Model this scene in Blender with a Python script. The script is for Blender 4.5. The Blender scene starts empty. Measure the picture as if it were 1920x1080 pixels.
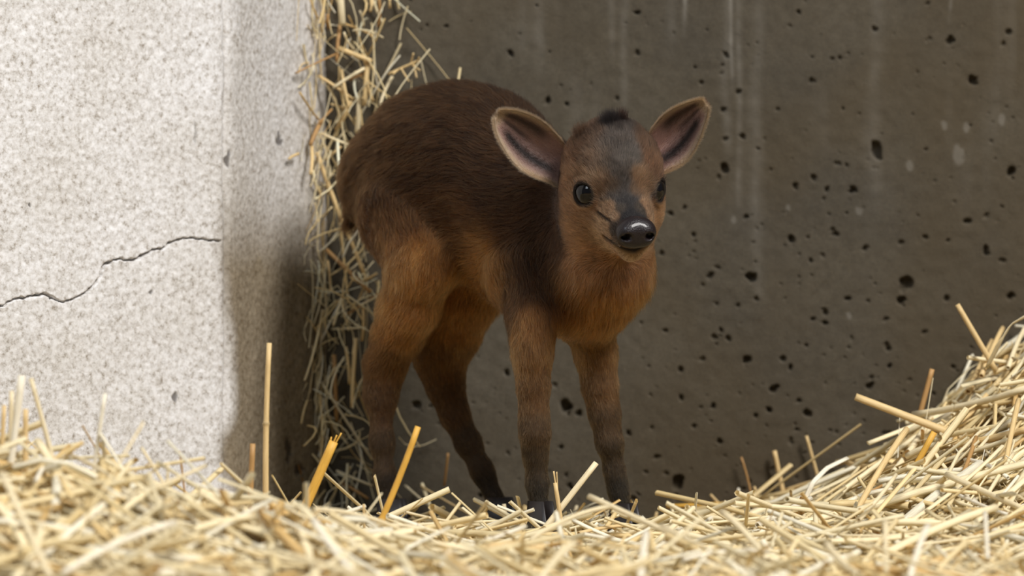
import bpy, math, random
import numpy as np
from mathutils import Vector, Matrix

random.seed(7)
rng = np.random.default_rng(11)
scene = bpy.context.scene
COL = scene.collection

# ------------------------------------------------------------------ camera
FPX = 9000.0                                   # focal length in pixels of the 1920 px wide frame
CAM = np.array([0.0, -3.0, 0.20])
PITCH = math.atan(180.0 / FPX)                 # looks slightly down
cam_d = bpy.data.cameras.new("camera")
cam = bpy.data.objects.new("camera", cam_d)
COL.objects.link(cam)
cam.location = CAM
cam.rotation_euler = (math.radians(90) - PITCH, 0, 0)
cam_d.sensor_width = 36.0
cam_d.lens = FPX * 36.0 / 1920.0
cam_d.clip_start = 0.05
cam_d.dof.use_dof = True
cam_d.dof.focus_distance = 2.90
cam_d.dof.aperture_fstop = 7.0
scene.camera = cam

# ------------------------------------------------------------------ world and light
world = bpy.data.worlds.new("world")
scene.world = world
world.use_nodes = True
world.node_tree.nodes["Background"].inputs[0].default_value = (0.80, 0.90, 1.0, 1)
world.node_tree.nodes["Background"].inputs[1].default_value = 0.10


def area(name, loc, target, size, energy, color, size_y=None):
    l = bpy.data.lights.new(name, 'AREA')
    l.energy = energy
    l.color = color
    l.size = size
    if size_y:
        l.shape = 'RECTANGLE'
        l.size_y = size_y
    o = bpy.data.objects.new(name, l)
    COL.objects.link(o)
    o.location = loc
    o.rotation_euler = (Vector(target) - Vector(loc)).to_track_quat('-Z', 'Y').to_euler()
    return o


# daylight from the open side of the stable in front of the animal, well outside the frame
area("window_right_offscreen", (1.90, -2.48, 3.20), (-0.10, -0.15, 0.06), 1.05, 145.0, (1.0, 0.97, 0.93), 1.45)
area("window_left_offscreen", (-1.05, -2.45, 2.25), (-0.15, 0.0, 0.2), 1.0, 12.5, (0.86, 0.93, 1.0), 1.0)

vs = scene.view_settings
vs.view_transform = 'Standard'
vs.look = 'None'
vs.exposure = 0.75
vs.gamma = 1.0
vs.use_curve_mapping = False
scene.cycles.use_denoising = True

# ------------------------------------------------------------------ helpers
cp, sp = math.cos(PITCH), math.sin(PITCH)
AX_F = np.array([0, cp, -sp])
AX_U = np.array([0, sp, cp])
AX_R = np.array([1.0, 0, 0])


def ray(px, py):
    return AX_F + (px - 960.0) / FPX * AX_R + (540.0 - py) / FPX * AX_U


def U(px, py, Y):
    """world point at depth Y that belongs to a spot measured on the photograph"""
    d = ray(px, py)
    return CAM + d * ((Y - CAM[1]) / d[1])


def RP(px, Y):
    return px * (Y - CAM[1]) / FPX


def lin(c):
    c = np.asarray(c, float) / 255.0
    return np.where(c <= 0.04045, c / 12.92, ((c + 0.055) / 1.055) ** 2.4)


def vnoise(p, seed=0):
    """smooth value noise in -1..1 at points p (n,3)"""
    p = np.asarray(p, float)
    i = np.floor(p).astype(np.int64)
    f = p - i
    u = f * f * f * (f * (f * 6 - 15) + 10)
    out = np.zeros(len(p))
    for dx in (0, 1):
        wx = u[:, 0] if dx else 1 - u[:, 0]
        for dy in (0, 1):
            wy = u[:, 1] if dy else 1 - u[:, 1]
            for dz in (0, 1):
                wz = u[:, 2] if dz else 1 - u[:, 2]
                h = ((i[:, 0] + dx) * 374761393 + (i[:, 1] + dy) * 668265263 + (i[:, 2] + dz) * 1442695041 + seed * 974711) & 0xffffffff
                h = ((h ^ (h >> 13)) * 1274126177) & 0xffffffff
                h = h ^ (h >> 16)
                out += wx * wy * wz * (h / 2147483647.5 - 1.0)
    return out


def fbm(p, seed=0, octaves=3):
    s, a, t = 0, 1.0, 0
    for k in range(octaves):
        s = s + a * vnoise(p * 2.0 ** k, seed + k)
        t += a
        a *= 0.5
    return s / t


def smooth(e0, e1, x):
    t = np.clip((np.asarray(x, float) - e0) / (e1 - e0), 0, 1)
    return t * t * (3 - 2 * t)


def tag(o, label=None, cat=None, group=None, kind=None):
    if label: o["label"] = label
    if cat: o["category"] = cat
    if group: o["group"] = group
    if kind: o["kind"] = kind
    return o


def mesh_obj(name, verts, faces, mat, parent=None, smooth_shade=True, cols=None, uv=None, attrs=None, loc=None):
    me = bpy.data.meshes.new(name)
    v = np.asarray(verts, float)
    if loc is not None:
        v = v - np.asarray(loc)
    if isinstance(faces, np.ndarray):
        n, k = faces.shape
        me.vertices.add(len(v))
        me.vertices.foreach_set("co", v.astype(np.float32).ravel())
        me.loops.add(n * k)
        me.loops.foreach_set("vertex_index", faces.astype(np.int32).ravel())
        me.polygons.add(n)
        me.polygons.foreach_set("loop_start", np.arange(0, n * k, k, dtype=np.int32))
        me.update(calc_edges=True)
        me.validate()
    else:
        me.from_pydata(v.tolist(), [], faces)
    if cols is not None:
        a = me.attributes.new("Col", 'FLOAT_COLOR', 'POINT')
        c = np.ones((len(v), 4), np.float32)
        c[:, :3] = cols
        a.data.foreach_set("color", c.ravel())
    if uv is not None:
        a = me.attributes.new("along", 'FLOAT_VECTOR', 'POINT')
        c = np.zeros((len(v), 3), np.float32)
        c[:, :uv.shape[1]] = uv
        a.data.foreach_set("vector", c.ravel())
    for k, val in (attrs or {}).items():
        a = me.attributes.new(k, 'FLOAT', 'POINT')
        a.data.foreach_set("value", np.asarray(val, np.float32))
    if smooth_shade:
        me.polygons.foreach_set("use_smooth", np.ones(len(me.polygons), bool))
    me.materials.append(mat)
    o = bpy.data.objects.new(name, me)
    COL.objects.link(o)
    if loc is not None:
        o.location = loc
    if parent is not None:
        o.parent = parent
    return o


def grid_faces(nu, nv):
    i = np.arange((nu - 1) * (nv - 1))
    a = (i // (nv - 1)) * nv + i % (nv - 1)
    return np.stack([a, a + nv, a + nv + 1, a + 1], 1)


# ------------------------------------------------------------------ materials
class NT:
    def __init__(self, name):
        self.m = bpy.data.materials.new(name)
        self.m.use_nodes = True
        self.t = self.m.node_tree
        self.b = self.t.nodes["Principled BSDF"]

    def n(self, kind, **kw):
        x = self.t.nodes.new(kind)
        for k, v in kw.items():
            setattr(x, k, v)
        return x

    def l(self, a, b):
        self.t.links.new(a, b)

    def noise(self, vec, scale, detail=3, rough=0.55):
        x = self.n("ShaderNodeTexNoise")
        x.inputs["Scale"].default_value = scale
        x.inputs["Detail"].default_value = detail
        x.inputs["Roughness"].default_value = rough
        self.l(vec, x.inputs["Vector"])
        return x.outputs["Fac"]

    def ramp(self, fac, stops):
        x = self.n("ShaderNodeValToRGB")
        e = x.color_ramp.elements
        while len(e) < len(stops):
            e.new(0.5)
        for k, (p, c) in enumerate(stops):
            e[k].position = p
            e[k].color = (*c, 1)
        self.l(fac, x.inputs["Fac"])
        return x.outputs["Color"]

    def mix(self, fac, a, b, mode='MIX'):
        x = self.n("ShaderNodeMix", data_type='RGBA', blend_type=mode)
        for s, v in ((x.inputs[0], fac), (x.inputs[6], a), (x.inputs[7], b)):
            if hasattr(v, "is_linked"):
                self.l(v, s)
            elif isinstance(v, (int, float)):
                s.default_value = v
            else:
                s.default_value = (*v, 1)
        return x.outputs[2]

    def attr(self, name):
        return self.n("ShaderNodeAttribute", attribute_name=name)

    def bump(self, h, strength, dist):
        x = self.n("ShaderNodeBump")
        x.inputs["Strength"].default_value = strength
        x.inputs["Distance"].default_value = dist
        self.l(h, x.inputs["Height"])
        self.l(x.outputs["Normal"], self.b.inputs["Normal"])


def mat_concrete():
    k = NT("grey_brown_concrete")
    pos = k.n("ShaderNodeTexCoord").outputs["Object"]
    big = k.noise(pos, 9, 4, 0.6)
    col = k.ramp(big, [(0.30, lin((71, 65, 55))), (0.5, lin((77, 70, 58))), (0.72, lin((87, 81, 70)))])
    grain = k.noise(pos, 900, 2, 0.7)
    col = k.mix(0.55, col, k.ramp(grain, [(0.3, (0.62, 0.62, 0.62)), (0.7, (1.25, 1.25, 1.25))]), 'MULTIPLY')
    mid = k.noise(pos, 140, 3, 0.7)
    col = k.mix(0.5, col, k.ramp(mid, [(0.28, (0.7, 0.68, 0.66)), (0.6, (1.08, 1.08, 1.08))]), 'MULTIPLY')
    st = k.attr("stain").outputs["Fac"]
    col = k.mix(st, col, lin((72, 61, 43)))
    dk = k.attr("pale").outputs["Fac"]
    col = k.mix(dk, col, lin((150, 145, 136)))
    k.l(col, k.b.inputs["Base Color"])
    k.b.inputs["Roughness"].default_value = 0.85
    k.b.inputs["Specular IOR Level"].default_value = 0.25
    k.bump(k.noise(pos, 520, 4, 0.7), 0.35, 0.0015)
    return k.m


def mat_plaster():
    k = NT("white_roughcast_plaster")
    pos = k.n("ShaderNodeTexCoord").outputs["Object"]
    big = k.noise(pos, 14, 4, 0.6)
    col = k.ramp(big, [(0.3, lin((212, 209, 206))), (0.7, lin((226, 225, 226)))])
    sp1 = k.noise(pos, 270, 4, 0.75)
    col = k.mix(1.0, col, k.ramp(sp1, [(0.30, (0.40, 0.35, 0.29)), (0.44, (0.80, 0.78, 0.75)), (0.60, (1.03, 1.03, 1.03))]), 'MULTIPLY')
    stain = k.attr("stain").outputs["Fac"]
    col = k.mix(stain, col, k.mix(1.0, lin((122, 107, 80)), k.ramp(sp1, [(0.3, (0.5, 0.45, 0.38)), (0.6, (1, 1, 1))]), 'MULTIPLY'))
    mark = k.attr("mark").outputs["Fac"]
    col = k.mix(mark, col, lin((52, 44, 40)))
    k.l(col, k.b.inputs["Base Color"])
    k.b.inputs["Roughness"].default_value = 0.9
    k.b.inputs["Specular IOR Level"].default_value = 0.2
    k.bump(k.noise(pos, 310, 4, 0.75), 0.3, 0.0012)
    return k.m


def mat_straw():
    k = NT("dry_straw")
    c = k.attr("Col").outputs["Color"]
    v = k.attr("along").outputs["Vector"]
    fib = k.noise(v, 6.0, 3, 0.6)
    col = k.mix(0.8, c, k.ramp(fib, [(0.3, (0.72, 0.66, 0.56)), (0.65, (1.1, 1.1, 1.08))]), 'MULTIPLY')
    k.l(col, k.b.inputs["Base Color"])
    k.b.inputs["Roughness"].default_value = 0.5
    k.b.inputs["Specular IOR Level"].default_value = 0.4
    tr = k.n("ShaderNodeBsdfTranslucent")
    k.l(col, tr.inputs["Color"])
    mx = k.n("ShaderNodeMixShader")
    mx.inputs[0].default_value = 0.18
    k.l(k.b.outputs[0], mx.inputs[1])
    k.l(tr.outputs[0], mx.inputs[2])
    k.l(mx.outputs[0], k.t.nodes["Material Output"].inputs["Surface"])
    k.bump(fib, 0.25, 0.0006)
    return k.m


def mat_bed():
    k = NT("matted_straw_underlay")
    pos = k.n("ShaderNodeTexCoord").outputs["Object"]
    k.l(k.ramp(k.noise(pos, 160, 4, 0.7), [(0.3, lin((170, 138, 88))), (0.7, lin((224, 196, 140)))]), k.b.inputs["Base Color"])
    k.b.inputs["Roughness"].default_value = 0.9
    return k.m


def mat_plain(name, c, rough, spec=0.5, coat=0.0):
    k = NT(name)
    k.b.inputs["Base Color"].default_value = (*c, 1)
    k.b.inputs["Roughness"].default_value = rough
    k.b.inputs["Specular IOR Level"].default_value = spec
    k.b.inputs["Coat Weight"].default_value = coat
    k.b.inputs["Coat Roughness"].default_value = 0.03
    return k


def mat_attr(name, rough, spec=0.3):
    k = NT(name)
    k.l(k.attr("Col").outputs["Color"], k.b.inputs["Base Color"])
    k.b.inputs["Roughness"].default_value = rough
    k.b.inputs["Specular IOR Level"].default_value = spec
    return k


M_CONC = mat_concrete()
M_PLAS = mat_plaster()
M_STRAW = mat_straw()
M_BED = mat_bed()

# ------------------------------------------------------------------ room: plan of the two walls
YB = 0.17
P_COR = np.array([(610 - 960) / FPX * (YB + 3), YB])
P_BEND = np.array([(428 - 960) / FPX * 3.045, 0.045])
P_LEFT = np.array([(0 - 960) / FPX * 2.94, -0.06])


def wall_face_y(px):
    """depth of the wall seen in picture column px"""
    k = (px - 960) / FPX
    best = YB
    for a, b in ((P_LEFT + (P_LEFT - P_BEND) * 3, P_BEND), (P_BEND, P_COR)):
        d = b - a
        den = d[0] - k * d[1]
        t = (k * (a[1] + 3) - a[0]) / den
        if 0 <= t <= 1:
            best = min(best, a[1] + t * d[1])
    return best


def wall_limit(x, y, m=0.004):
    """keep plan points (arrays) in front of the walls"""
    y = np.minimum(y, YB - m)
    sd, ns = [], []
    for a, b in ((P_BEND, P_COR), (P_LEFT, P_BEND)):
        d = (b - a) / np.linalg.norm(b - a)
        n = np.array([d[1], -d[0]])                    # towards the room
        sd.append((x - a[0]) * n[0] + (y - a[1]) * n[1])
        ns.append(n)
    # the wall turns outward at the bend: a point is inside it only when behind both faces
    first = sd[0] >= sd[1]
    push = np.maximum(m - np.maximum(sd[0], sd[1]), 0)
    x = x + push * np.where(first, ns[0][0], ns[1][0])
    y = y + push * np.where(first, ns[0][1], ns[1][1])
    return x, np.minimum(y, YB - m)


def spaced(lo, f0, f1, hi, fine, coarse):
    a = np.arange(lo, f0, coarse)
    return np.concatenate([a, np.arange(f0, f1, fine), np.arange(f1, hi + 1e-9, coarse)])


# ---- concrete wall
def build_back_wall():
    xs = spaced(-0.35, -0.15, 0.36, 1.3, 0.00085, 0.03)
    zs = spaced(-0.06, -0.02, 0.335, 1.2, 0.00085, 0.03)
    Xg, Zg = np.meshgrid(xs, zs, indexing='ij')
    P = np.stack([Xg.ravel(), np.zeros(Xg.size), Zg.ravel()], 1)
    disp = 0.0009 * fbm(P * 14, 3) + 0.00025 * vnoise(P * 160, 5)
    pit = np.zeros(Xg.size)
    disp2 = np.zeros(Xg.shape)
    pitm = np.zeros(Xg.shape)
    r = np.random.default_rng(5)
    pits = []
    traced = [(1645, 280, 15, 2), (1597, 358, 8, 1), (1525, 334, 6, 1), (1491, 350, 6, 1), (1484, 448, 8, 1), (1550, 355, 6, 1.6), (1408, 520, 11, 1.3),
              (1698, 533, 12, 1.2), (1895, 322, 10, 1.6), (1825, 150, 9, 1), (1358, 315, 9, 1.3), (1025, 188, 7, 1.6), (1063, 195, 5, 1),
              (1546, 587, 7, 1.4), (1690, 565, 9, 1), (1468, 674, 6, 1), (1400, 674, 9, 1), (1512, 648, 5, 1), (1665, 655, 7, 1), (1365, 635, 6, 1.4),
              (1515, 775, 8, 0.8), (1417, 780, 5, 1), (1302, 800, 5, 1), (1350, 828, 6, 1), (1497, 752, 5, 1), (1276, 745, 6, 1.5), (1337, 760, 6, 1.6),
              (1632, 723, 8, 0.8), (1450, 730, 9, 0.8), (1271, 905, 12, 1.3), (1060, 760, 12, 1.2), (1085, 775, 7, 1), (780, 760, 8, 0.9), (950, 700, 6, 1),
              (1283, 390, 5, 1.6), (1257, 400, 6, 1), (1300, 440, 5, 1), (1240, 475, 5, 1), (1360, 260, 5, 1), (1315, 155, 5, 1), (1640, 55, 6, 1),
              (1780, 75, 8, 0.8), (1720, 135, 4, 1), (1458, 205, 4, 1), (1775, 560, 6, 1), (1850, 470, 8, 1.2), (1812, 415, 7, 0.7), (1735, 445, 5, 1),
              (1560, 110, 4, 1), (790, 235, 4, 1), (1735, 280, 4, 1), (1890, 60, 6, 1), (1895, 555, 8, 1)]
    for px, py, rad, asp in traced:
        p = U(px, py, YB)
        pits.append((p[0], p[2], RP(rad, YB), asp, r.uniform(-0.5, 0.5), 0.6 + 0.02 * rad))
    for k in range(900):
        px = 620 + 1300 * r.random()
        py = 940 * r.random()
        if r.random() > 0.22 + 0.78 * (py / 940) ** 0.8 * (0.35 + 0.65 * smooth(1150, 1350, px)):
            continue
        p = U(px, py, YB)
        pits.append((p[0], p[2], RP(2.2 + 4.0 * r.random() ** 2.2, YB), r.uniform(0.6, 1.6), r.uniform(-1.5, 1.5), r.uniform(0.35, 0.9)))
    for (cx, cz, rad, asp, ang, st) in pits:
        R = rad * 2.4
        i0, i1 = np.searchsorted(xs, (cx - R, cx + R))
        j0, j1 = np.searchsorted(zs, (cz - R, cz + R))
        if i1 <= i0 or j1 <= j0:
            continue
        gx, gz = np.meshgrid(xs[i0:i1] - cx, zs[j0:j1] - cz, indexing='ij')
        ca, sa = math.cos(ang), math.sin(ang)
        u = (gx * ca + gz * sa) * math.sqrt(asp)
        v = (-gx * sa + gz * ca) / math.sqrt(asp)
        q = np.stack([(gx.ravel() + cx) / rad * 1.1, np.full(gx.size, cz * 50), (gz.ravel() + cz) / rad * 1.1], 1)
        d = np.sqrt(u * u + v * v) / rad + 0.45 * vnoise(q, 9).reshape(gx.shape)
        m = 1 - smooth(0.65, 1.05, d)
        disp2[i0:i1, j0:j1] = np.maximum(disp2[i0:i1, j0:j1], m * st * min(rad * 2.1, 0.0075))
        pitm[i0:i1, j0:j1] = np.maximum(pitm[i0:i1, j0:j1], m * st)
    Y = YB - disp + disp2.ravel()
    P[:, 1] = Y
    # stains: yellowish earth in patches, pale lime runs hanging from above
    pxx = P[:, 0] / (YB + 3) * FPX + 960
    stain = smooth(0.0, 0.5, fbm(np.stack([P[:, 0] * 7, P[:, 0] * 0, P[:, 2] * 6], 1), 31)) * 0.55
    pale = np.zeros(len(P))
    for cxp, y0, y1, w, s in ((1283, 0, 85, 4, .5), (1371, 0, 190, 4, .55), (1388, 20, 420, 6, .22), (1148, 20, 150, 7, .14), (1170, 100, 260, 8, .15),
                              (1360, 150, 330, 8, .2), (1778, 0, 60, 3, .4), (1255, 0, 120, 10, .15), (1640, 200, 420, 12, .12), (1420, 330, 600, 10, .15), (1010, 0, 150, 12, .14)):
        zt, zb = U(cxp, y0, YB)[2], U(cxp, y1, YB)[2]
        wob = 5 * vnoise(np.stack([P[:, 0] * 0 + cxp, P[:, 0] * 0, P[:, 2] * 30], 1), 3)
        m = np.exp(-((pxx - cxp - wob) / w) ** 2) * smooth(zb, zb + 0.03, P[:, 2]) * (0.6 + 0.4 * vnoise(P * 180, 8))
        pale = np.maximum(pale, m * s)
    pale += 0.08 * smooth(0.2, 0.6, fbm(np.stack([P[:, 0] * 40, P[:, 0] * 0, P[:, 2] * 5], 1), 77)) * smooth(0.12, 0.3, P[:, 2])
    for px, py, rad in ((1797, 290, 14), (1811, 240, 7), (1770, 235, 6), (1878, 225, 8), (1375, 412, 6), (1705, 310, 8), (1478, 390, 6), (1612, 395, 8), (1592, 592, 5)):
        p = U(px, py, YB)
        m = 1 - smooth(0.6, 1.1, np.hypot(P[:, 0] - p[0], (P[:, 2] - p[2]) * 0.7) / RP(rad, YB) + 0.4 * vnoise(P * 300, 4))
        pale = np.maximum(pale, 0.22 * m)
    o = mesh_obj("wall_back", P, grid_faces(len(xs), len(zs))[:, ::-1], M_CONC,
                 attrs={"stain": np.clip(stain, 0, 0.8), "pale": np.clip(pale, 0, 0.7)})
    tag(o, "grey brown pitted concrete wall behind the fawn", "wall", kind="structure")
    # thickness behind the face
    return o


build_back_wall()

CRACK = [(-30, 580), (5, 571), (30, 562), (62, 553), (85, 553), (105, 563), (122, 567), (150, 556), (172, 542), (186, 520), (193, 502), (210, 490), (222, 485),
         (243, 490), (262, 481), (285, 471), (305, 465), (322, 455), (345, 449), (365, 447), (385, 450), (402, 448), (418, 452)]


def build_left_wall():
    d1 = (P_LEFT - P_BEND) / np.linalg.norm(P_LEFT - P_BEND)
    far = P_BEND + d1 * 1.3
    seg = [far, P_BEND, P_COR + (P_COR - P_BEND) / np.linalg.norm(P_COR - P_BEND) * 0.02]
    L0 = np.linalg.norm(seg[0] - seg[1])
    L1 = np.linalg.norm(seg[2] - seg[1])
    ss = spaced(0, L0 - 0.185, L0 + L1, L0 + L1, 0.0007, 0.03)
    zs = spaced(-0.06, -0.02, 0.335, 1.2, 0.0006, 0.03)
    # rounded edge where the wall turns: blend the two straight runs over 3 cm
    t = np.clip((ss - L0) / 0.03 * 0.5 + 0.5, 0, 1)
    a = seg[1] - d1[None] * (ss - L0)[:, None]
    d2 = (seg[2] - seg[1]) / L1
    b = seg[1] + d2[None] * (ss - L0)[:, None]
    h = 0.015
    w = np.clip((ss - L0 + h) / (2 * h), 0, 1)
    inside = np.abs(ss - L0) < h
    bez = ((1 - w) ** 2)[:, None] * (seg[1] + d1 * h) + (2 * w * (1 - w))[:, None] * seg[1] + (w ** 2)[:, None] * (seg[1] + d2 * h)
    C = np.where((ss < L0)[:, None], a, b)
    C[inside] = bez[inside]
    T = np.gradient(C, axis=0)
    T /= np.linalg.norm(T, axis=1)[:, None]
    N = np.stack([T[:, 1], -T[:, 0]], 1)
    ns, nz = len(ss), len(zs)
    base = np.repeat(C, nz, 0)
    nor = np.repeat(N, nz, 0)
    z = np.tile(zs, ns)
    s = np.repeat(ss, nz)
    q = np.stack([s, s * 0, z], 1)
    disp = 0.0010 * fbm(q * 12, 21) + 0.0003 * fbm(q * 190, 2, 2) + 0.0002 * vnoise(q * 420, 6)
    # picture column / row of each point, to place the crack and stains traced from the photograph
    def proj(x, y, zz):
        d = np.stack([x - CAM[0], y - CAM[1], zz - CAM[2]], 1)
        f = d @ AX_F
        return 960 + FPX * (d @ AX_R) / f, 540 - FPX * (d @ AX_U) / f
    px, py = proj(base[:, 0], base[:, 1], z)
    crack = np.zeros(len(px))
    mark = np.zeros(len(px))
    jx = 3.0 * vnoise(q * 160, 41) + 1.8 * vnoise(q * 420, 42)
    jy = 3.0 * vnoise(q * 160, 43) + 1.8 * vnoise(q * 420, 44)
    sel = np.where((py > 420) & (py < 610) & (px < 450))[0]
    for (x0, y0), (x1, y1) in zip(CRACK[:-1], CRACK[1:]):
        dx, dy = x1 - x0, y1 - y0
        X, Y = px[sel] + jx[sel], py[sel] + jy[sel]
        tt = np.clip(((X - x0) * dx + (Y - y0) * dy) / (dx * dx + dy * dy), 0, 1)
        d = np.hypot(X - x0 - tt * dx, Y - y0 - tt * dy)
        crack[sel] = np.maximum(crack[sel], 1 - smooth(0.6, 2.3, d))
    for mx, my, rx, ry in ((430, 298, 4, 20), (368, 250, 2.5, 26), (541, 845, 7, 30), (525, 262, 4, 16), (95, 553, 1, 1), (55, 385, 3, 5), (281, 550, 3, 6), (328, 745, 8, 12), (560, 880, 10, 12)):
        m = 1 - smooth(0.6, 1.1, np.hypot((px - mx + jx) / rx, (py - my + jy) / ry))
        mark = np.maximum(mark, m * (0.35 if mx == 368 else 0.75))
    disp -= 0.0060 * crack + 0.0012 * mark
    disp -= 0.002 * np.exp(-((px - 424 + 3 * vnoise(q * 40, 8)) / 5) ** 2)
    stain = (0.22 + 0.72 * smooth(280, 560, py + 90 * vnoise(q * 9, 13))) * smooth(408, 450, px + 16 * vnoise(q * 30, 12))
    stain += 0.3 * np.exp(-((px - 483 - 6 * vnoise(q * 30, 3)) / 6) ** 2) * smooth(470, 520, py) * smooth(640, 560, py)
    P = np.stack([base[:, 0] + nor[:, 0] * disp, base[:, 1] + nor[:, 1] * disp, z], 1)
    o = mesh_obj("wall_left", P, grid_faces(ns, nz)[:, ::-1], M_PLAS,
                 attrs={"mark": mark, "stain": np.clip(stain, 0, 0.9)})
    tag(o, "whitewashed roughcast wall with a thin crack", "wall", kind="structure")


build_left_wall()

fl = mesh_obj("floor", [(-1.4, -3.4, -0.05), (1.4, -3.4, -0.05), (1.4, 0.3, -0.05), (-1.4, 0.3, -0.05)], [(0, 1, 2, 3)], M_CONC, smooth_shade=False)
tag(fl, "concrete stable floor under the straw", "floor", kind="structure")


# ------------------------------------------------------------------ straw bedding
def hb(x, y):
    x = np.asarray(x, float)
    y = np.asarray(y, float)
    left = 0.060 * smooth(0.0, 0.30, -x) * np.exp(-((y + 0.38) / 0.17) ** 2)
    g = np.interp(x, [0.10, 0.166, 0.2, 0.234, 0.268, 0.3, 0.325, 0.42, 0.7], [0, 0.008, 0.022, 0.042, 0.066, 0.092, 0.112, 0.15, 0.16])
    ridge = np.where(y > 0.05, 1.0, np.exp(-((y - 0.05) / 0.19) ** 2))
    q = np.stack([np.ravel(x) * 16, np.ravel(y) * 16, np.zeros(np.size(x))], 1)
    nz = vnoise(q, 51).reshape(np.shape(x)) * 0.007
    dip = -0.012 * smooth(0.0, 0.09, y) * (1 - smooth(0.12, 0.2, x))
    front = 0.010 * smooth(-0.055, -0.14, y)
    return left + 0.96 * g * ridge + nz + dip + front - 0.018


STRAW_C = [(250, 237, 200), (246, 228, 182), (240, 216, 162), (253, 247, 226), (226, 192, 130), (248, 235, 198), (240, 220, 170)]
STRAW_W = [0.26, 0.2, 0.16, 0.14, 0.06, 0.12, 0.06]


def straw_cols(n, r, dark=1.0):
    c = np.array([lin(k) for k in STRAW_C])[r.choice(len(STRAW_C), n, p=STRAW_W)]
    return c * (0.85 + 0.25 * r.random((n, 1))) * dark


def tubes(C0, C1, bend, rad, flat, sides, rings, col, twist=None):
    """many tapering stalks at once: ends C0, C1 (n,3), bow bend (n,3), radius rad (n,), thickness ratio flat (n,)"""
    n = len(C0)
    t = np.linspace(0, 1, rings)
    ctr = C0[:, None] * (1 - t)[None, :, None] + C1[:, None] * t[None, :, None] + bend[:, None] * (4 * t * (1 - t))[None, :, None]
    d = C1 - C0
    ln = np.linalg.norm(d, axis=1)
    d = d / np.maximum(ln, 1e-6)[:, None]
    ref = np.where(np.abs(d[:, 2:3]) > 0.9, np.array([[1.0, 0, 0]]), np.array([[0, 0, 1.0]]))
    a = np.cross(d, ref)
    a /= np.linalg.norm(a, axis=1)[:, None]
    b = np.cross(a, d)
    if twist is not None:
        ct, st = np.cos(twist)[:, None], np.sin(twist)[:, None]
        a, b = a * ct + b * st, b * ct - a * st
    ang = np.arange(sides) / sides * 2 * math.pi
    rr = rad[:, None] * (1 - 0.18 * t)[None]
    V = (ctr[:, :, None] + (rr[:, :, None] * np.cos(ang)[None, None])[..., None] * a[:, None, None]
         + (rr[:, :, None] * flat[:, None, None] * np.sin(ang)[None, None])[..., None] * b[:, None, None])
    idx = np.arange(n)[:, None, None] * rings * sides
    i = np.arange(rings - 1)[None, :, None] * sides
    j = np.arange(sides)[None, None, :]
    j2 = (j + 1) % sides
    F = np.stack([idx + i + j, idx + i + j2, idx + i + sides + j2, idx + i + sides + j], -1).reshape(-1, 4)
    uv = np.zeros((n, rings, sides, 3))
    uv[..., 0] = (t[None, :, None] * ln[:, None, None]) * 18
    uv[..., 1] = np.cos(ang)[None, None, :] * 1.2 + np.arange(n)[:, None, None] * 3.7
    uv[..., 2] = np.sin(ang)[None, None, :] * 1.2
    cols = np.repeat(col, rings * sides, 0)
    return V.reshape(-1, 3), F, uv.reshape(-1, 3), cols


def join(parts):
    Vs, Fs, Us, Cs, off = [], [], [], [], 0
    for V, F, u, c in parts:
        Vs.append(V); Fs.append(F + off); Us.append(u); Cs.append(c); off += len(V)
    return np.concatenate(Vs), np.concatenate(Fs), np.concatenate(Us), np.concatenate(Cs)


def lying(n, r, lmin, lmax, lift, depth, box=(-0.55, 0.6, -0.85, 0.165)):
    x = r.uniform(box[0], box[1], n)
    y = r.uniform(box[2], box[3], n)
    az = r.uniform(0, 2 * math.pi, n)
    L = r.uniform(lmin, lmax, n)
    pit = r.normal(0, lift, n)
    hx, hy = np.cos(az) * L / 2, np.sin(az) * L / 2
    x0, y0 = wall_limit(x - hx, y - hy, 0.006)
    x1, y1 = wall_limit(x + hx, y + hy, 0.006)
    dz = -depth * r.random(n)
    zc = hb((x0 + x1) / 2, (y0 + y1) / 2)
    z0, z1 = hb(x0, y0), hb(x1, y1)
    up = np.maximum(zc - (z0 + z1) / 2, 0)
    p0 = np.stack([x0, y0, z0 + up + dz - np.sin(pit) * L / 2], 1)
    p1 = np.stack([x1, y1, z1 + up + dz + np.sin(pit) * L / 2], 1)
    bend = r.normal(0, 1, (n, 3)) * (L * 0.03)[:, None]
    return p0, p1, bend


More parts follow.
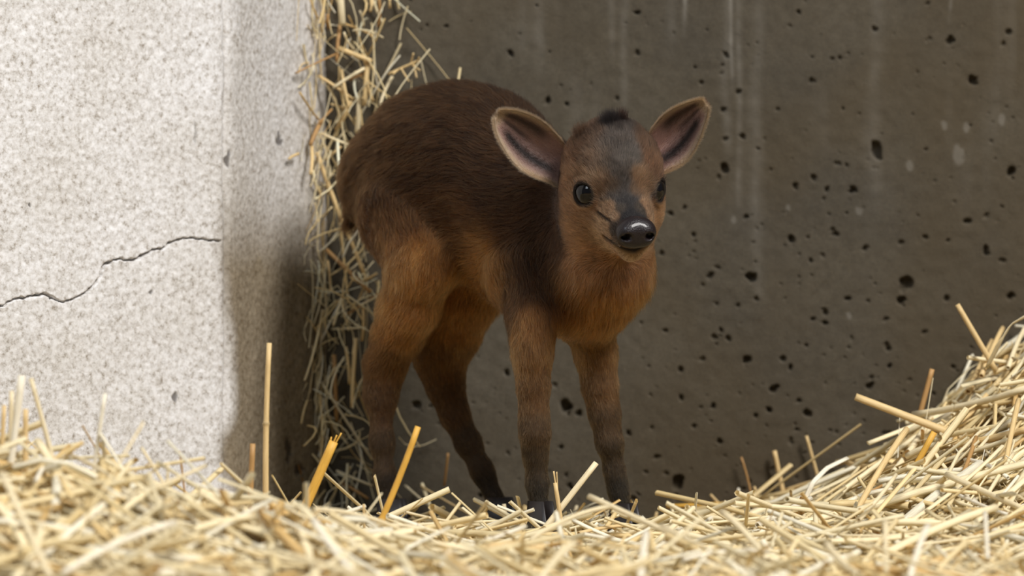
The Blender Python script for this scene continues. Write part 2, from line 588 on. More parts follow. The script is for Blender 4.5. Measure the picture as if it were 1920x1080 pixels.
def build_bedding():
    xs = np.linspace(-0.75, 0.85, 110)
    ys = np.linspace(-1.3, 0.168, 100)
    Xg, Yg = np.meshgrid(xs, ys, indexing='ij')
    x, y = Xg.ravel(), Yg.ravel()
    x2, y2 = wall_limit(x, y, 0.0)
    z = hb(x2, y2) - 0.016 + 0.003 * vnoise(np.stack([x * 90, y * 90, x * 0], 1), 3)
    bed = mesh_obj("straw_bedding", np.stack([x2, y2, z], 1), grid_faces(len(xs), len(ys)), M_BED)
    tag(bed, "deep bed of loose matted straw covering the stable floor", "straw", kind="stuff")
    r = np.random.default_rng(3)
    parts = []
    n = 5200
    p0, p1, b = lying(n, r, 0.04, 0.18, 0.20, 0.016)
    parts.append(tubes(p0, p1, b, r.uniform(0.0010, 0.0027, n), r.uniform(0.4, 1.0, n), 5, 4, straw_cols(n, r), r.uniform(0, 6, n)))
    n = 3600
    p0, p1, b = lying(n, r, 0.02, 0.09, 0.22, 0.010)
    parts.append(tubes(p0, p1, b * 2.5, r.uniform(0.0010, 0.0032, n), np.full(n, 0.10), 4, 5, straw_cols(n, r), r.uniform(0, 6, n)))
    n = 5000
    p0, p1, b = lying(n, r, 0.012, 0.05, 0.40, 0.006)
    parts.append(tubes(p0, p1, b * 3, r.uniform(0.00022, 0.0006, n), np.full(n, 0.6), 3, 4, straw_cols(n, r), None))
    # a second helping on the visible heap and front strip
    n = 1200
    p0, p1, b = lying(n, r, 0.03, 0.11, 0.2, 0.008, (-0.36, 0.40, -0.5, 0.12))
    parts.append(tubes(p0, p1, b, r.uniform(0.0009, 0.0022, n), r.uniform(0.3, 1.0, n), 5, 4, straw_cols(n, r), r.uniform(0, 6, n)))
    # ends that stick out of the bed
    n = 900
    p0, p1, b = lying(n, r, 0.025, 0.075, 0.55, 0.004, (-0.4, 0.45, -0.55, 0.15))
    parts.append(tubes(p0, p1, b, r.uniform(0.0006, 0.0019, n), r.uniform(0.15, 1.0, n), 5, 4, straw_cols(n, r), r.uniform(0, 6, n)))
    V, F, u, c = join(parts)
    # nothing may stick through the walls
    V[:, 0], V[:, 1] = wall_limit(V[:, 0], V[:, 1], 0.002)
    o = mesh_obj("loose_straw", V, F, M_STRAW, bed, True, c, u)
    o["kind"] = "stuff"


build_bedding()


# ---- single stalks
def stalk(p0, p1, r, color, bend=(0, 0, 0), flat=1.0, sides=9, node=None, mids=None, split=0, name="straw_stalk", twist=0.0):
    """one hollow stalk from p0 (base) to p1; mids = extra points it bends through"""
    pts = [np.asarray(p0, float)] + [np.asarray(m, float) for m in (mids or [])] + [np.asarray(p1, float)]
    pts = np.array(pts)
    seg = np.linalg.norm(np.diff(pts, axis=0), axis=1)
    L = seg.sum()
    ts = list(np.linspace(0, 1, 9 if not mids else 15))
    if node is not None:
        ts += [node - 0.02, node - 0.008, node, node + 0.008, node + 0.02]
    ts = np.array(sorted(set(np.clip(ts, 0, 1))))
    cum = np.concatenate([[0], np.cumsum(seg)]) / L
    ctr = np.stack([np.interp(ts, cum, pts[:, k]) for k in range(3)], 1) + np.asarray(bend)[None] * (4 * ts * (1 - ts))[:, None]
    T = np.gradient(ctr, axis=0)
    T /= np.linalg.norm(T, axis=1)[:, None] + 1e-12
    ref = np.array([0, 0, 1.0]) if abs(T[0, 2]) < 0.85 else np.array([0, 1.0, 0])
    ang = np.arange(sides) / sides * 2 * math.pi
    rad = r * (1.04 - 0.10 * ts)
    if node is not None:
        rad = rad * (1 + 0.28 * np.exp(-((ts - node) / 0.009) ** 2))
        rad = np.where(ts > node, rad * 0.93, rad)
    V, uv, cc = [], [], []
    for k in range(len(ts)):
        a = np.cross(T[k], ref); a /= np.linalg.norm(a)
        b = np.cross(a, T[k])
        tw = twist * ts[k]
        a, b = a * math.cos(tw) + b * math.sin(tw), b * math.cos(tw) - a * math.sin(tw)
        ridge = 1 + 0.05 * np.cos(ang * 3 + 1)
        for j in range(sides):
            V.append(ctr[k] + a * math.cos(ang[j]) * rad[k] * ridge[j] + b * math.sin(ang[j]) * rad[k] * flat * ridge[j])
            uv.append((ts[k] * L * 18, math.cos(ang[j]) * 1.2, math.sin(ang[j]) * 1.2))
            nf = 0 if node is None else math.exp(-((ts[k] - node) / 0.012) ** 2)
            cc.append(np.asarray(color) * (1 - 0.35 * nf))
    F = []
    for k in range(len(ts) - 1):
        for j in range(sides):
            j2 = (j + 1) % sides
            F.append((k * sides + j, k * sides + j2, (k + 1) * sides + j2, (k + 1) * sides + j))
    # hollow cut ends
    for k, sgn in ((0, 1), (len(ts) - 1, -1)):
        base = len(V)
        for j in range(sides):
            V.append(ctr[k] + (V[k * sides + j] - ctr[k]) * 0.68)
            uv.append(uv[k * sides + j]); cc.append(cc[k * sides + j])
        for j in range(sides):
            V.append(ctr[k] + (V[k * sides + j] - ctr[k]) * 0.6 + T[k] * sgn * r * 1.6)
            uv.append(uv[k * sides + j]); cc.append(np.asarray(color))
        for j in range(sides):
            j2 = (j + 1) % sides
            q = [(k * sides + j, k * sides + j2, base + j2, base + j), (base + j, base + j2, base + sides + j2, base + sides + j)]
            F += q if sgn < 0 else [x[::-1] for x in q]
        F.append(tuple(base + sides + j for j in range(sides)))
    V = np.array(V)
    V[:, 0], V[:, 1] = wall_limit(V[:, 0], V[:, 1], 0.0005)
    uvA = np.array(uv)
    uvA[:, 1] += random.uniform(0, 60)
    return mesh_obj(name, V, F, M_STRAW, None, True, np.array(cc), uvA, loc=pts[0])


def hit_bed(px, py, off=0.0):
    d = ray(px, py)
    ys = np.arange(-0.62, 0.166, 0.003)
    t = (ys - CAM[1]) / d[1]
    P = CAM[None] + d[None] * t[:, None]
    below = P[:, 2] < hb(P[:, 0], P[:, 1]) + off
    k = int(np.argmax(below)) if below.any() else len(ys) - 1
    return P[k]


PALE, WHITE, TAN, GOLD, BROWN = lin((248, 234, 198)), lin((253, 247, 230)), lin((236, 208, 154)), lin((236, 186, 84)), lin((196, 154, 100))
N_STALK = [0]


def label_for(o, label, group):
    tag(o, label, "straw", group)
    N_STALK[0] += 1


def describe(p, c, rad, flat, node, L, tilt):
    """label and group of a loose stalk from its own look and the place it lies in"""
    tone = "whitish" if c[2] > 0.72 else "pale yellow" if c[2] > 0.50 else "golden tan"
    size = "thick" if rad > 0.0019 else "thin" if rad < 0.0014 else ""
    form = "flattened" if flat < 0.5 else ""
    extra = "jointed" if node is not None else ""
    ln = "long" if L > 0.075 else "short" if L < 0.05 else ""
    if p[0] > 0.16:
        place, g = "on the heap against the concrete wall", "stalks on the high straw heap"
    elif p[0] < -0.10:
        place, g = "on the mound before the white wall", "stalks on the mound before the white wall"
    else:
        place, g = "on the flat bedding before the fawn", "stalks on the bedding before the fawn"
    return " ".join(f"{ln} {size} {form} {tone} {extra} straw stalk {place}".split()), g


def up_stalk(x1, y1, x0, y0, w, col, label, group=None, Y=None, lean=0.0, node=None, bow=0.0, sink=0.012, **kw):
    """stalk standing out of the bed: top (x1,y1), foot (x0,y0) as measured on the photograph"""
    base = hit_bed(x0, y0, 0.002) if Y is None else U(x0, y0, Y)
    top = U(x1, y1, base[1] + lean)
    d = (base - top) / np.linalg.norm(base - top)
    base = base + d * sink
    o = stalk(base, top, RP(w, base[1]) / 2, col, bend=(bow, 0, bow * 0.3), node=node, **kw)
    label_for(o, label, group)
    return o


def lay_stalk(x0, y0, x1, y1, w, col, label, group=None, off=0.004, bow=0.0, **kw):
    a, b = hit_bed(x0, y0, off), hit_bed(x1, y1, off)
    if abs(a[1] - b[1]) > 0.07:
        lo, hi = (a, b) if a[1] < b[1] else (b, a)
        if a is lo:
            b = U(x1, y1, a[1] + 0.07)
        else:
            a = U(x0, y0, b[1] + 0.07)
    rad = RP(w, a[1]) / 2
    o = stalk(a, b, rad, col, bend=(0, 0, bow), **kw)
    if label is None:
        label, group = describe((a + b) / 2, col, rad, kw.get("flat", 1.0), None, np.linalg.norm(a - b), 0)
    label_for(o, label, group)
    return o


def fray(o, tip, down, w, col):
    """split fibres at the torn end of a stalk"""
    for k in range(4):
        j = np.array([random.uniform(-1, 1), random.uniform(-0.6, 0.6), random.uniform(-0.3, 0.3)])
        f = stalk(tip + down * 0.008 + j * w * 0.3, tip - down * random.uniform(0.003, 0.008) + j * w * 1.3, w * 0.22, col, flat=0.4, sides=5, name="torn_fibre")
        f.parent = o
        f.location = Vector(f.location) - Vector(o.location)


# --- distinct stalks standing up out of the bed
o = up_stalk(505, 643, 500, 945, 11, TAN, "tallest upright straw stalk, standing before the white wall", Y=-0.22, node=0.56, bow=-0.001)
up_stalk(474, 832, 467, 988, 11, BROWN, "short brownish straw stub beside the tallest upright stalk", Y=-0.24)
o = up_stalk(626, 828, 554, 993, 18, GOLD, "thick golden leaning stalk with a frayed top near the corner", Y=-0.20, flat=0.6)
fray(o, U(626, 828, -0.20), (U(554, 993, -0.20) - U(626, 828, -0.20)) / np.linalg.norm(U(554, 993, -0.20) - U(626, 828, -0.20)), 0.0024, GOLD)
up_stalk(784, 800, 685, 1035, 13, GOLD, "long golden leaning stalk in front of the hind hoof", Y=-0.22, node=0.35, bow=0.002)
WL = ("pale upright straw sticking up before the white wall", "upright pale straws before the white wall")
for a in ((41, 704, 22, 858, 15, WHITE), (22, 733, 19, 849, 9, PALE), (58, 709, 91, 830, 9, PALE), (48, 767, 48, 835, 11, TAN), (197, 738, 178, 868, 8, WHITE),
          (193, 820, 198, 885, 8, PALE), (265, 839, 313, 916, 6, PALE), (316, 870, 312, 925, 5, PALE), (8, 760, 4, 840, 9, TAN), (75, 770, 95, 850, 8, PALE)):
    tone = "whitish" if a[5] is WHITE else "tan" if a[5] is TAN else "pale yellow"
    lb = f"{'tall' if a[3] - a[1] > 100 else 'short'} {'thick' if a[4] >= 9 else 'thin'} {tone} {'upright' if abs(a[0] - a[2]) < 8 else 'leaning'} straw before the white wall"
    up_stalk(*a, lb, WL[1], Y=-0.36, sink=0.03)
up_stalk(337, 845, 347, 930, 4, BROWN, "thin brown twiggy straw with bent tip before the white wall", Y=-0.3, sink=0.02).name = "straw_twig"
HF = ("small straw stub poking up around the fawn's hooves", "short straw stubs around the hooves")
for a in ((665, 926, 655, 962, 5, PALE), (682, 945, 683, 989, 5, TAN), (999, 927, 998, 965, 5, PALE), (945, 945, 950, 990, 8, PALE), (1012, 950, 1006, 985, 4, WHITE),
          (968, 968, 962, 1000, 4, WHITE), (1082, 948, 1072, 975, 5, PALE), (1170, 935, 1180, 985, 4, PALE), (1232, 960, 1222, 990, 5, TAN)):
    up_stalk(*a, *HF)
o = up_stalk(1041, 905, 1056, 1002, 9, TAN, "upright tan stalk with frayed top between the front hooves", Y=-0.12, node=0.45)
fray(o, U(1041, 905, -0.12), (U(1056, 1002, -0.12) - U(1041, 905, -0.12)) / np.linalg.norm(U(1056, 1002, -0.12) - U(1041, 905, -0.12)), 0.0016, TAN)
up_stalk(1118, 868, 1009, 1007, 12, PALE, "pale stalk slanting up between the two front legs", Y=-0.12, lean=0.01)
lay_stalk(1105, 931, 1300, 1020, 11, PALE, "long pale stalk sloping down in front of the fawn's outer front hoof", off=0.012)
RW = ("short straw standing against the concrete wall beyond the fawn", "short straws standing against the concrete wall")
for a in ((1452, 845, 1467, 917, 9, TAN), (1512, 817, 1532, 888, 6, TAN), (1385, 915, 1381, 982, 5, WHITE), (1332, 927, 1355, 952, 5, TAN), (1414, 912, 1428, 948, 5, TAN)):
    up_stalk(*a, *RW)
up_stalk(1390, 857, 1408, 937, 4, BROWN, "thin reddish brown twig standing against the concrete wall", bow=0.001).name = "straw_twig"
up_stalk(1795, 571, 1850, 665, 10, TAN, "single tan stalk jutting up from the crest of the straw heap", Y=0.05)
o = up_stalk(1604, 744, 1750, 800, 15, TAN, "stout tan stalk jutting sideways from the straw heap before the concrete", Y=0.0)
up_stalk(1748, 692, 1724, 780, 10, BROWN, "brown stalk standing upright in the straw heap", Y=0.06)
up_stalk(1752, 810, 1655, 985, 12, GOLD, "golden stalk lying down the face of the straw heap", Y=-0.06)

# --- traced stalks that lie on the bed
for a in ((1712, 778, 1925, 728, 13, PALE), (1780, 835, 1930, 803, 14, TAN), (1740, 792, 1675, 885, 12, PALE), (1700, 805, 1600, 970, 12, TAN), (1472, 921, 1560, 895, 8, TAN),
          (1810, 862, 1890, 896, 8, WHITE), (1775, 890, 1925, 957, 12, PALE), (1610, 975, 1680, 890, 8, PALE), (1520, 975, 1655, 910, 6, BROWN), (1795, 927, 1890, 965, 7, WHITE),
          (1815, 735, 1860, 640, 12, TAN), (1840, 705, 1880, 615, 10, TAN), (1910, 750, 1885, 870, 10, TAN), (1700, 856, 1780, 832, 12, PALE), (1420, 985, 1520, 935, 11, WHITE),
          (1660, 880, 1740, 868, 9, TAN), (1590, 868, 1640, 874, 9, TAN), (1770, 880, 1690, 900, 10, PALE), (1800, 790, 1850, 740, 9, TAN), (1890, 690, 1925, 610, 9, PALE),
          (1640, 930, 1760, 905, 8, PALE), (1830, 820, 1800, 900, 8, BROWN), (1900, 850, 1850, 930, 8, PALE), (1712, 800, 1690, 850, 9, TAN)):
    lay_stalk(*a, None, off=0.006 + 0.006 * random.random(), bow=random.uniform(-0.002, 0.003))
lay_stalk(1250, 950, 1500, 938, 8, GOLD, "long golden stalk lying along the foot of the concrete wall", off=0.003)
for a in ((385, 873, 241, 926, 9, PALE), (354, 905, 578, 956, 11, WHITE), (327, 981, 116, 1076, 14, WHITE), (5, 888, 96, 1085, 14, PALE), (99, 859, 67, 902, 9, WHITE),
          (588, 955, 760, 998, 10, PALE), (376, 868, 433, 916, 8, BROWN), (588, 974, 665, 1075, 14, WHITE), (135, 854, 231, 911, 7, PALE), (1144, 950, 994, 1012, 9, PALE),
          (984, 987, 828, 1038, 11, WHITE), (890, 1034, 1025, 1030, 20, TAN), (1212, 997, 1201, 1085, 13, WHITE), (1077, 1018, 1015, 1085, 15, PALE), (1355, 960, 1440, 1050, 14, PALE),
          (1240, 985, 1360, 1045, 10, PALE), (1660, 975, 1662, 1072, 10, PALE), (1740, 985, 1705, 1085, 12, WHITE), (1847, 960, 1852, 1047, 8, WHITE), (1550, 1020, 1610, 1078, 14, PALE),
          (700, 985, 860, 1010, 9, PALE), (760, 960, 900, 985, 7, PALE), (1085, 1000, 1180, 985, 10, TAN), (1140, 1010, 1080, 1060, 12, PALE), (1280, 1050, 1440, 1035, 10, WHITE)):
    lay_stalk(*a, None, off=0.008 + 0.006 * random.random(), bow=random.uniform(-0.002, 0.003), flat=random.uniform(0.6, 1.0))

# --- dry leaf blades
def leaf(pts, w, col, label, tw):
    P = [U(x, y, Y) for x, y, Y in pts]
    o = stalk(P[0], P[-1], RP(w, P[0][1]) / 2, col, mids=P[1:-1], flat=0.12, sides=7, twist=tw, name="straw_leaf")
    label_for(o, label, None)


leaf([(1506, 945, 0.0), (1524, 905, 0.0), (1550, 878, 0.01), (1590, 858, 0.02)], 10, WHITE, "curling whitish leaf blade bending over the foot of the straw heap", 0.8)
leaf([(1850, 690, 0.03), (1876, 640, 0.02), (1896, 608, 0.02), (1925, 592, 0.03)], 10, PALE, "curling pale leaf blade on the crest of the straw heap", 1.0)
leaf([(241, 1000, -0.42), (236, 965, -0.42), (231, 930, -0.42), (236, 900, -0.41)], 16, lin((244, 214, 120)), "broad yellow upright leaf blade on the mound before the white wall", 0.3)
leaf([(1700, 905, -0.05), (1712, 940, -0.07), (1706, 975, -0.09), (1722, 1000, -0.1)], 13, WHITE, "broad crumpled whitish leaf blade hanging down the straw heap", 1.2)

# --- straw caught in the corner between the two walls
corner = [(605, -10, 604, 60, 6), (638, -10, 642, 47, 13), (638, 45, 632, 117, 7), (636, 91, 697, 115, 12), (690, 111, 683, 198, 10), (683, 128, 625, 165, 8),
          (630, 101, 554, 137, 6), (597, 142, 663, 187, 10), (658, 189, 630, 243, 9), (673, 175, 669, 249, 10), (603, 226, 582, 272, 9), (562, 173, 597, 224, 5),
          (584, 272, 582, 327, 7), (735, 144, 712, 198, 7), (710, -5, 709, 50, 6), (731, -5, 731, 15, 5), (696, -5, 694, 22, 7), (675, 20, 681, 50, 5), (615, 27, 618, 54, 6),
          (581, -5, 597, 35, 4), (560, 288, 541, 299, 6), (601, 249, 655, 272, 6), (612, 468, 695, 548, 9), (680, 528, 707, 512, 7), (614, 488, 620, 548, 5), (621, 617, 686, 614, 6),
          (647, 592, 709, 551, 7), (680, 572, 678, 639, 6), (657, 520, 698, 546, 6), (600, 712, 698, 862, 9), (626, 665, 631, 790, 8), (667, 634, 660, 764, 8), (648, 650, 655, 720, 6),
          (631, 883, 698, 911, 7), (640, 905, 690, 935, 7), (789, 911, 895, 972, 6), (690, 660, 700, 760, 7), (625, 610, 640, 560, 5), (655, 150, 690, 135, 6), (640, 130, 655, 205, 6),
          (690, 150, 700, 190, 6), (645, 60, 665, 95, 4), (622, 205, 600, 232, 5), (612, 300, 640, 275, 5), (648, 205, 620, 195, 5), (760, 910, 800, 945, 6), (840, 850, 833, 910, 5)]
for i, (x0, y0, x1, y1, w) in enumerate(corner):
    ya, yb = wall_face_y(x0) - 0.006 - 0.016 * random.random(), wall_face_y(x1) - 0.006 - 0.016 * random.random()
    c = [TAN, PALE, BROWN, TAN][i % 4] * random.uniform(0.9, 1.0)
    o = stalk(U(x0, y0, ya), U(x1, y1, yb), RP(w, ya) / 2, c, bend=(random.uniform(-.001, .001), -0.002, 0), flat=random.uniform(0.5, 1.0), sides=7)
    where = "above the fawn's back" if min(y0, y1) < 160 else "beside the fawn's rump" if min(y0, y1) < 560 else "beside the fawn's hind legs"
    dx, dy = abs(x1 - x0), abs(y1 - y0)
    way = "hanging" if dy > 2.2 * dx else "level" if dx > 2.2 * dy else "slanting"
    thick = "thick" if w >= 8 else "thin"
    tone = ["tan", "pale", "brown", "tan"][i % 4]
    label_for(o, f"{thick} {way} {tone} straw caught in the wall corner {where}", "straws caught in the corner")
pts = [(594, 285), (615, 345), (640, 410), (662, 460), (682, 512)]
P = [U(x, y, wall_face_y(max(x, 612)) - 0.02) for x, y in pts]
o = stalk(P[0], P[-1], RP(8, 0.14) / 2, TAN, mids=P[1:-1])
label_for(o, "long drooping straw hanging down the corner beside the fawn's rump", None)
# dried seed head
def seed_head():
    base, tip = U(728, 139, 0.155), U(786, 113, 0.150)
    root = stalk(base, tip, RP(5, 0.15) / 2, TAN, name="grass_seed_head", sides=7)
    label_for(root, "small dried branching grass head above the fawn's back", None)
    for x0, y0, x1, y1 in ((770, 120, 775, 100), (771, 120, 788, 132), (776, 118, 781, 146), (752, 128, 767, 153), (745, 131, 737, 139), (783, 114, 786, 108)):
        s = stalk(U(x0, y0, 0.152), U(x1, y1, 0.147), RP(3.6, 0.15) / 2, TAN, name="spikelet", sides=5)
        s.parent = root
        s.location = Vector(s.location) - Vector(root.location)


seed_head()


def corner_mass():
    r = np.random.default_rng(17)
    n = 330
    zz = r.uniform(-0.01, 0.36, n)
    side = r.random(n)
    spread = np.where(zz > 0.2, 0.032, 0.022)
    x0 = P_COR[0] + 0.008 + r.normal(0, 1, n) * spread * 0.8
    y0 = YB - 0.004 - np.abs(r.normal(0, 0.012, n))
    L = r.uniform(0.012, 0.06, n)
    th = r.normal(-math.pi / 2, 0.9, n)
    x1 = x0 + np.cos(th) * L * 0.7
    z1 = zz + np.sin(th) * L
    y1 = y0 + r.normal(0, 0.008, n)
    z1 = np.maximum(z1, -0.015)
    x0, y0 = wall_limit(x0, y0, 0.003)
    x1, y1 = wall_limit(x1, y1, 0.003)
    c = straw_cols(n, r)
    V, F, u, cc = tubes(np.stack([x0, y0, zz], 1), np.stack([x1, y1, z1], 1), r.normal(0, 0.003, (n, 3)), r.uniform(0.0003, 0.0011, n), r.uniform(0.3, 1, n), 4, 5, cc_fix(c), None)
    V[:, 0], V[:, 1] = wall_limit(V[:, 0], V[:, 1], 0.001)
    o = mesh_obj("corner_straw_wisps", V, F, M_STRAW, None, True, cc, u)
    tag(o, "tangle of fine dusty straw wisps filling the wall corner", "straw", kind="stuff")


def cc_fix(c):
    return np.clip(c, 0, 1)


corner_mass()

# --- more loose stalks lying on top of the bed: the largest in view are single things
def random_stalks(count):
    r = np.random.default_rng(29)
    k = 0
    while k < count:
        px, py = r.uniform(-20, 1940), r.uniform(880, 1085)
        p = hit_bed(px, py, 0.006)
        if p[1] > 0.02 and px < 1350:
            continue
        if p[1] > 0.1:
            continue
        L = r.uniform(0.045, 0.135)
        az = r.uniform(0, math.pi)
        h = np.array([math.cos(az), math.sin(az)]) * L / 2
        a, b = p[:2] - h, p[:2] + h
        za, zb = float(hb(a[0], a[1])), float(hb(b[0], b[1]))
        lift = 0.003 + 0.009 * r.random()
        dz = r.normal(0, 0.006)
        c = straw_cols(1, r)[0]
        rad, flat = r.uniform(0.0013, 0.0029), r.uniform(0.3, 1.0)
        node = r.uniform(0.2, 0.8) if r.random() < 0.3 else None
        o = stalk((a[0], a[1], za + lift - dz), (b[0], b[1], zb + lift + dz), rad, c, bend=tuple(r.normal(0, 0.0015, 3)), flat=flat, sides=7, node=node)
        label_for(o, *describe(p, c, rad, flat, node, L, abs(dz)))
        k += 1


random_stalks(300 - N_STALK[0])

# ------------------------------------------------------------------ the fawn
HEAD_DIR = np.array([0.79, -0.61, 0.0]); HEAD_DIR /= np.linalg.norm(HEAD_DIR)
SIDE = np.array([HEAD_DIR[1], -HEAD_DIR[0], 0.0])          # towards the animal's right, which faces the camera

# head frame: forward, its left, up
yaw, pit, roll = math.radians(15), math.radians(20), math.radians(3)
HF_ = np.array([math.sin(yaw) * math.cos(pit), -math.cos(yaw) * math.cos(pit), -math.sin(pit)])
HL_ = np.array([math.cos(yaw), math.sin(yaw), 0.0])
HU_ = np.cross(HF_, HL_)
HL_, HU_ = HL_ * math.cos(roll) + HU_ * math.sin(roll), HU_ * math.cos(roll) - HL_ * math.sin(roll)
HO = U(1160, 354, -0.105)


def H(a, b, c):
    return HO + HF_ * a + HL_ * b + HU_ * c


EYES = [H(0.0035, sg * 0.0193, 0.0) for sg in (-1, 1)]
EYE_N = []
for sg in (-1, 1):
    n = HF_ * 0.66 + HL_ * sg * 0.75 + HU_ * 0.05
    EYE_N.append(n / np.linalg.norm(n))


def d_cone(p, a, b, r1, r2):
    ba = b - a
    h = np.clip(((p - a) @ ba) / (ba @ ba), 0, 1)
    return np.linalg.norm(p - a - h[:, None] * ba, axis=1) - (r1 + (r2 - r1) * h)


def d_ell(p, c, axes, rad):
    q = np.stack([(p - c) @ ax for ax in axes], 1)
    k0 = np.linalg.norm(q / rad, axis=1)
    k1 = np.linalg.norm(q / (np.asarray(rad) ** 2), axis=1)
    return k0 * (k0 - 1.0) / np.maximum(k1, 1e-9)


def smin(a, b, k):
    h = np.maximum(k - np.abs(a - b), 0) / k
    return np.minimum(a, b) - h * h * k * 0.25


def chain(pts):
    """(px, py, Y, radius px) -> list of (point, radius)"""
    return [(U(x, y, Y), RP(r, Y)) for x, y, Y, r in pts]


TORSO = chain([(725, 345, .066, 76), (785, 325, .056, 116), (850, 308, .035, 122), (905, 326, .018, 127), (968, 392, -.002, 112), (1022, 460, -.020, 106), (1084, 540, -.040, 80)])
BELLY = chain([(992, 475, -.004, 80), (1030, 505, -.020, 82)])
NECK = chain([(1106, 548, -.046, 74), (1137, 497, -.066, 71), (1140, 410, -.080, 80)])
NAPE = chain([(1005, 420, -.005, 95), (1125, 330, -.062, 70)])
LEGS = {
    'rh': chain([(764, 416, .026, 84), (788, 500, -.006, 56), (766, 578, .004, 48), (746, 630, .018, 40), (722, 685, .030, 34), (714, 740, .030, 26), (716, 830, .026, 17), (722, 895, .023, 15.5), (727, 938, .020, 17)]),
    'lh': chain([(872, 430, .050, 84), (884, 495, .034, 58), (870, 556, .040, 58), (838, 622, .056, 57), (826, 672, .064, 43), (836, 727, .064, 29), (853, 779, .062, 22), (878, 831, .060, 19), (904, 883, .056, 16), (928, 935, .053, 17)]),
    'rf': chain([(1000, 525, -.040, 78), (1000, 600, -.062, 40), (998, 640, -.068, 30), (998, 675, -.070, 27), (1000, 727, -.070, 24), (1001, 779, -.070, 21), (1003, 815, -.071, 22), (1004, 857, -.069, 16), (1007, 905, -.068, 14.5), (1010, 942, -.070, 16.5)]),
    'lf': chain([(1106, 596, -.032, 44), (1113, 645, -.026, 32), (1119, 675, -.025, 29), (1125, 727, -.025, 27), (1134, 779, -.025, 23), (1143, 831, -.026, 19), (1152, 883, -.024, 13.5), (1160, 920, -.024, 13), (1165, 946, -.026, 15)]),
}


def d_chain(p, ch, k):
    d = None
    for (a, r1), (b, r2) in zip(ch[:-1], ch[1:]):
        e = d_cone(p, a, b, r1, r2)
        d = e if d is None else smin(d, e, k)
    return d


BODY_C = U(880, 400, .02)


def squash(p):
    s = (p - BODY_C) @ SIDE
    return p + 0.10 * s[:, None] * SIDE


def d_head(p):
    ax = (HF_, HL_, HU_)
    d = d_ell(p, H(-0.017, 0, 0.0100), ax, (0.033, 0.0294, 0.0250))
    d = smin(d, d_cone(p, H(0.000, 0, -0.004), H(0.0325, 0, -0.0148), 0.0180, 0.0102), 0.011)          # muzzle
    d = smin(d, d_cone(p, H(-0.012, 0, -0.020), H(0.0315, 0, -0.0268), 0.0172, 0.0076), 0.008)         # jaw
    for sg in (-1, 1):
        d = smin(d, d_ell(p, H(-0.012, sg * 0.017, -0.014), ax, (0.020, 0.0135, 0.018)), 0.012)         # cheek muscle
        d = smin(d, d_ell(p, H(-0.003, sg * 0.0150, 0.0085), ax, (0.014, 0.0085, 0.0075)), 0.008)        # brow
        d = smin(d, d_ell(p, H(0.014, sg * 0.0080, -0.014), ax, (0.018, 0.0075, 0.010)), 0.010)          # side of muzzle
        d = smin(d, d_ell(p, H(0.0305, sg * 0.0060, -0.0195), ax, (0.0100, 0.0066, 0.0058)), 0.005)       # upper lip
    d = smin(d, d_ell(p, H(-0.016, 0, 0.0290), ax, (0.014, 0.013, 0.007)), 0.012)                         # crown
    for e, n in zip(EYES, EYE_N):
        d = -smin(-d, np.linalg.norm(p - e - n * 0.0035, axis=1) - 0.0074, 0.003)
        # eyelids: ring around the opening
        q = p - e - n * 0.0052
        h = q @ n
        rr = np.linalg.norm(q - h[:, None] * n, axis=1)
        d = smin(d, np.hypot(rr - 0.0072, h) - 0.0014, 0.003)
    return d


def sdf(p):
    q = squash(p)
    d = d_chain(q, TORSO, 0.03)
    d = smin(d, d_chain(q, BELLY, 0.02), 0.03)
    d = smin(d, d_chain(p, NAPE, 0.02), 0.03)
    d = smin(d, d_chain(p, NECK, 0.02), 0.022)
    # short tail pressed against the rump
    t0 = TORSO[0][0] - HEAD_DIR * 0.026 + np.array([0, 0, 0.004])
    d = smin(d, d_cone(p, t0, t0 - HEAD_DIR * 0.004 + np.array([0, 0, -0.03]), 0.0055, 0.003), 0.006)
    for k in ('lh', 'lf', 'rh', 'rf'):
        ch = LEGS[k]
        sel = np.all((p > np.min([c - r for c, r in ch], 0) - 0.03) & (p < np.max([c + r for c, r in ch], 0) + 0.03), axis=1)
        if sel.any():
            d[sel] = smin(d[sel], d_chain(p[sel], ch, 0.010), 0.022 if k == 'rh' else 0.018 if k == 'lh' else 0.011)
    sel = np.linalg.norm(p - H(-0.005, 0, 0), axis=1) < 0.085
    if sel.any():
        d[sel] = smin(d[sel], d_head(p[sel]), 0.014)
    return d


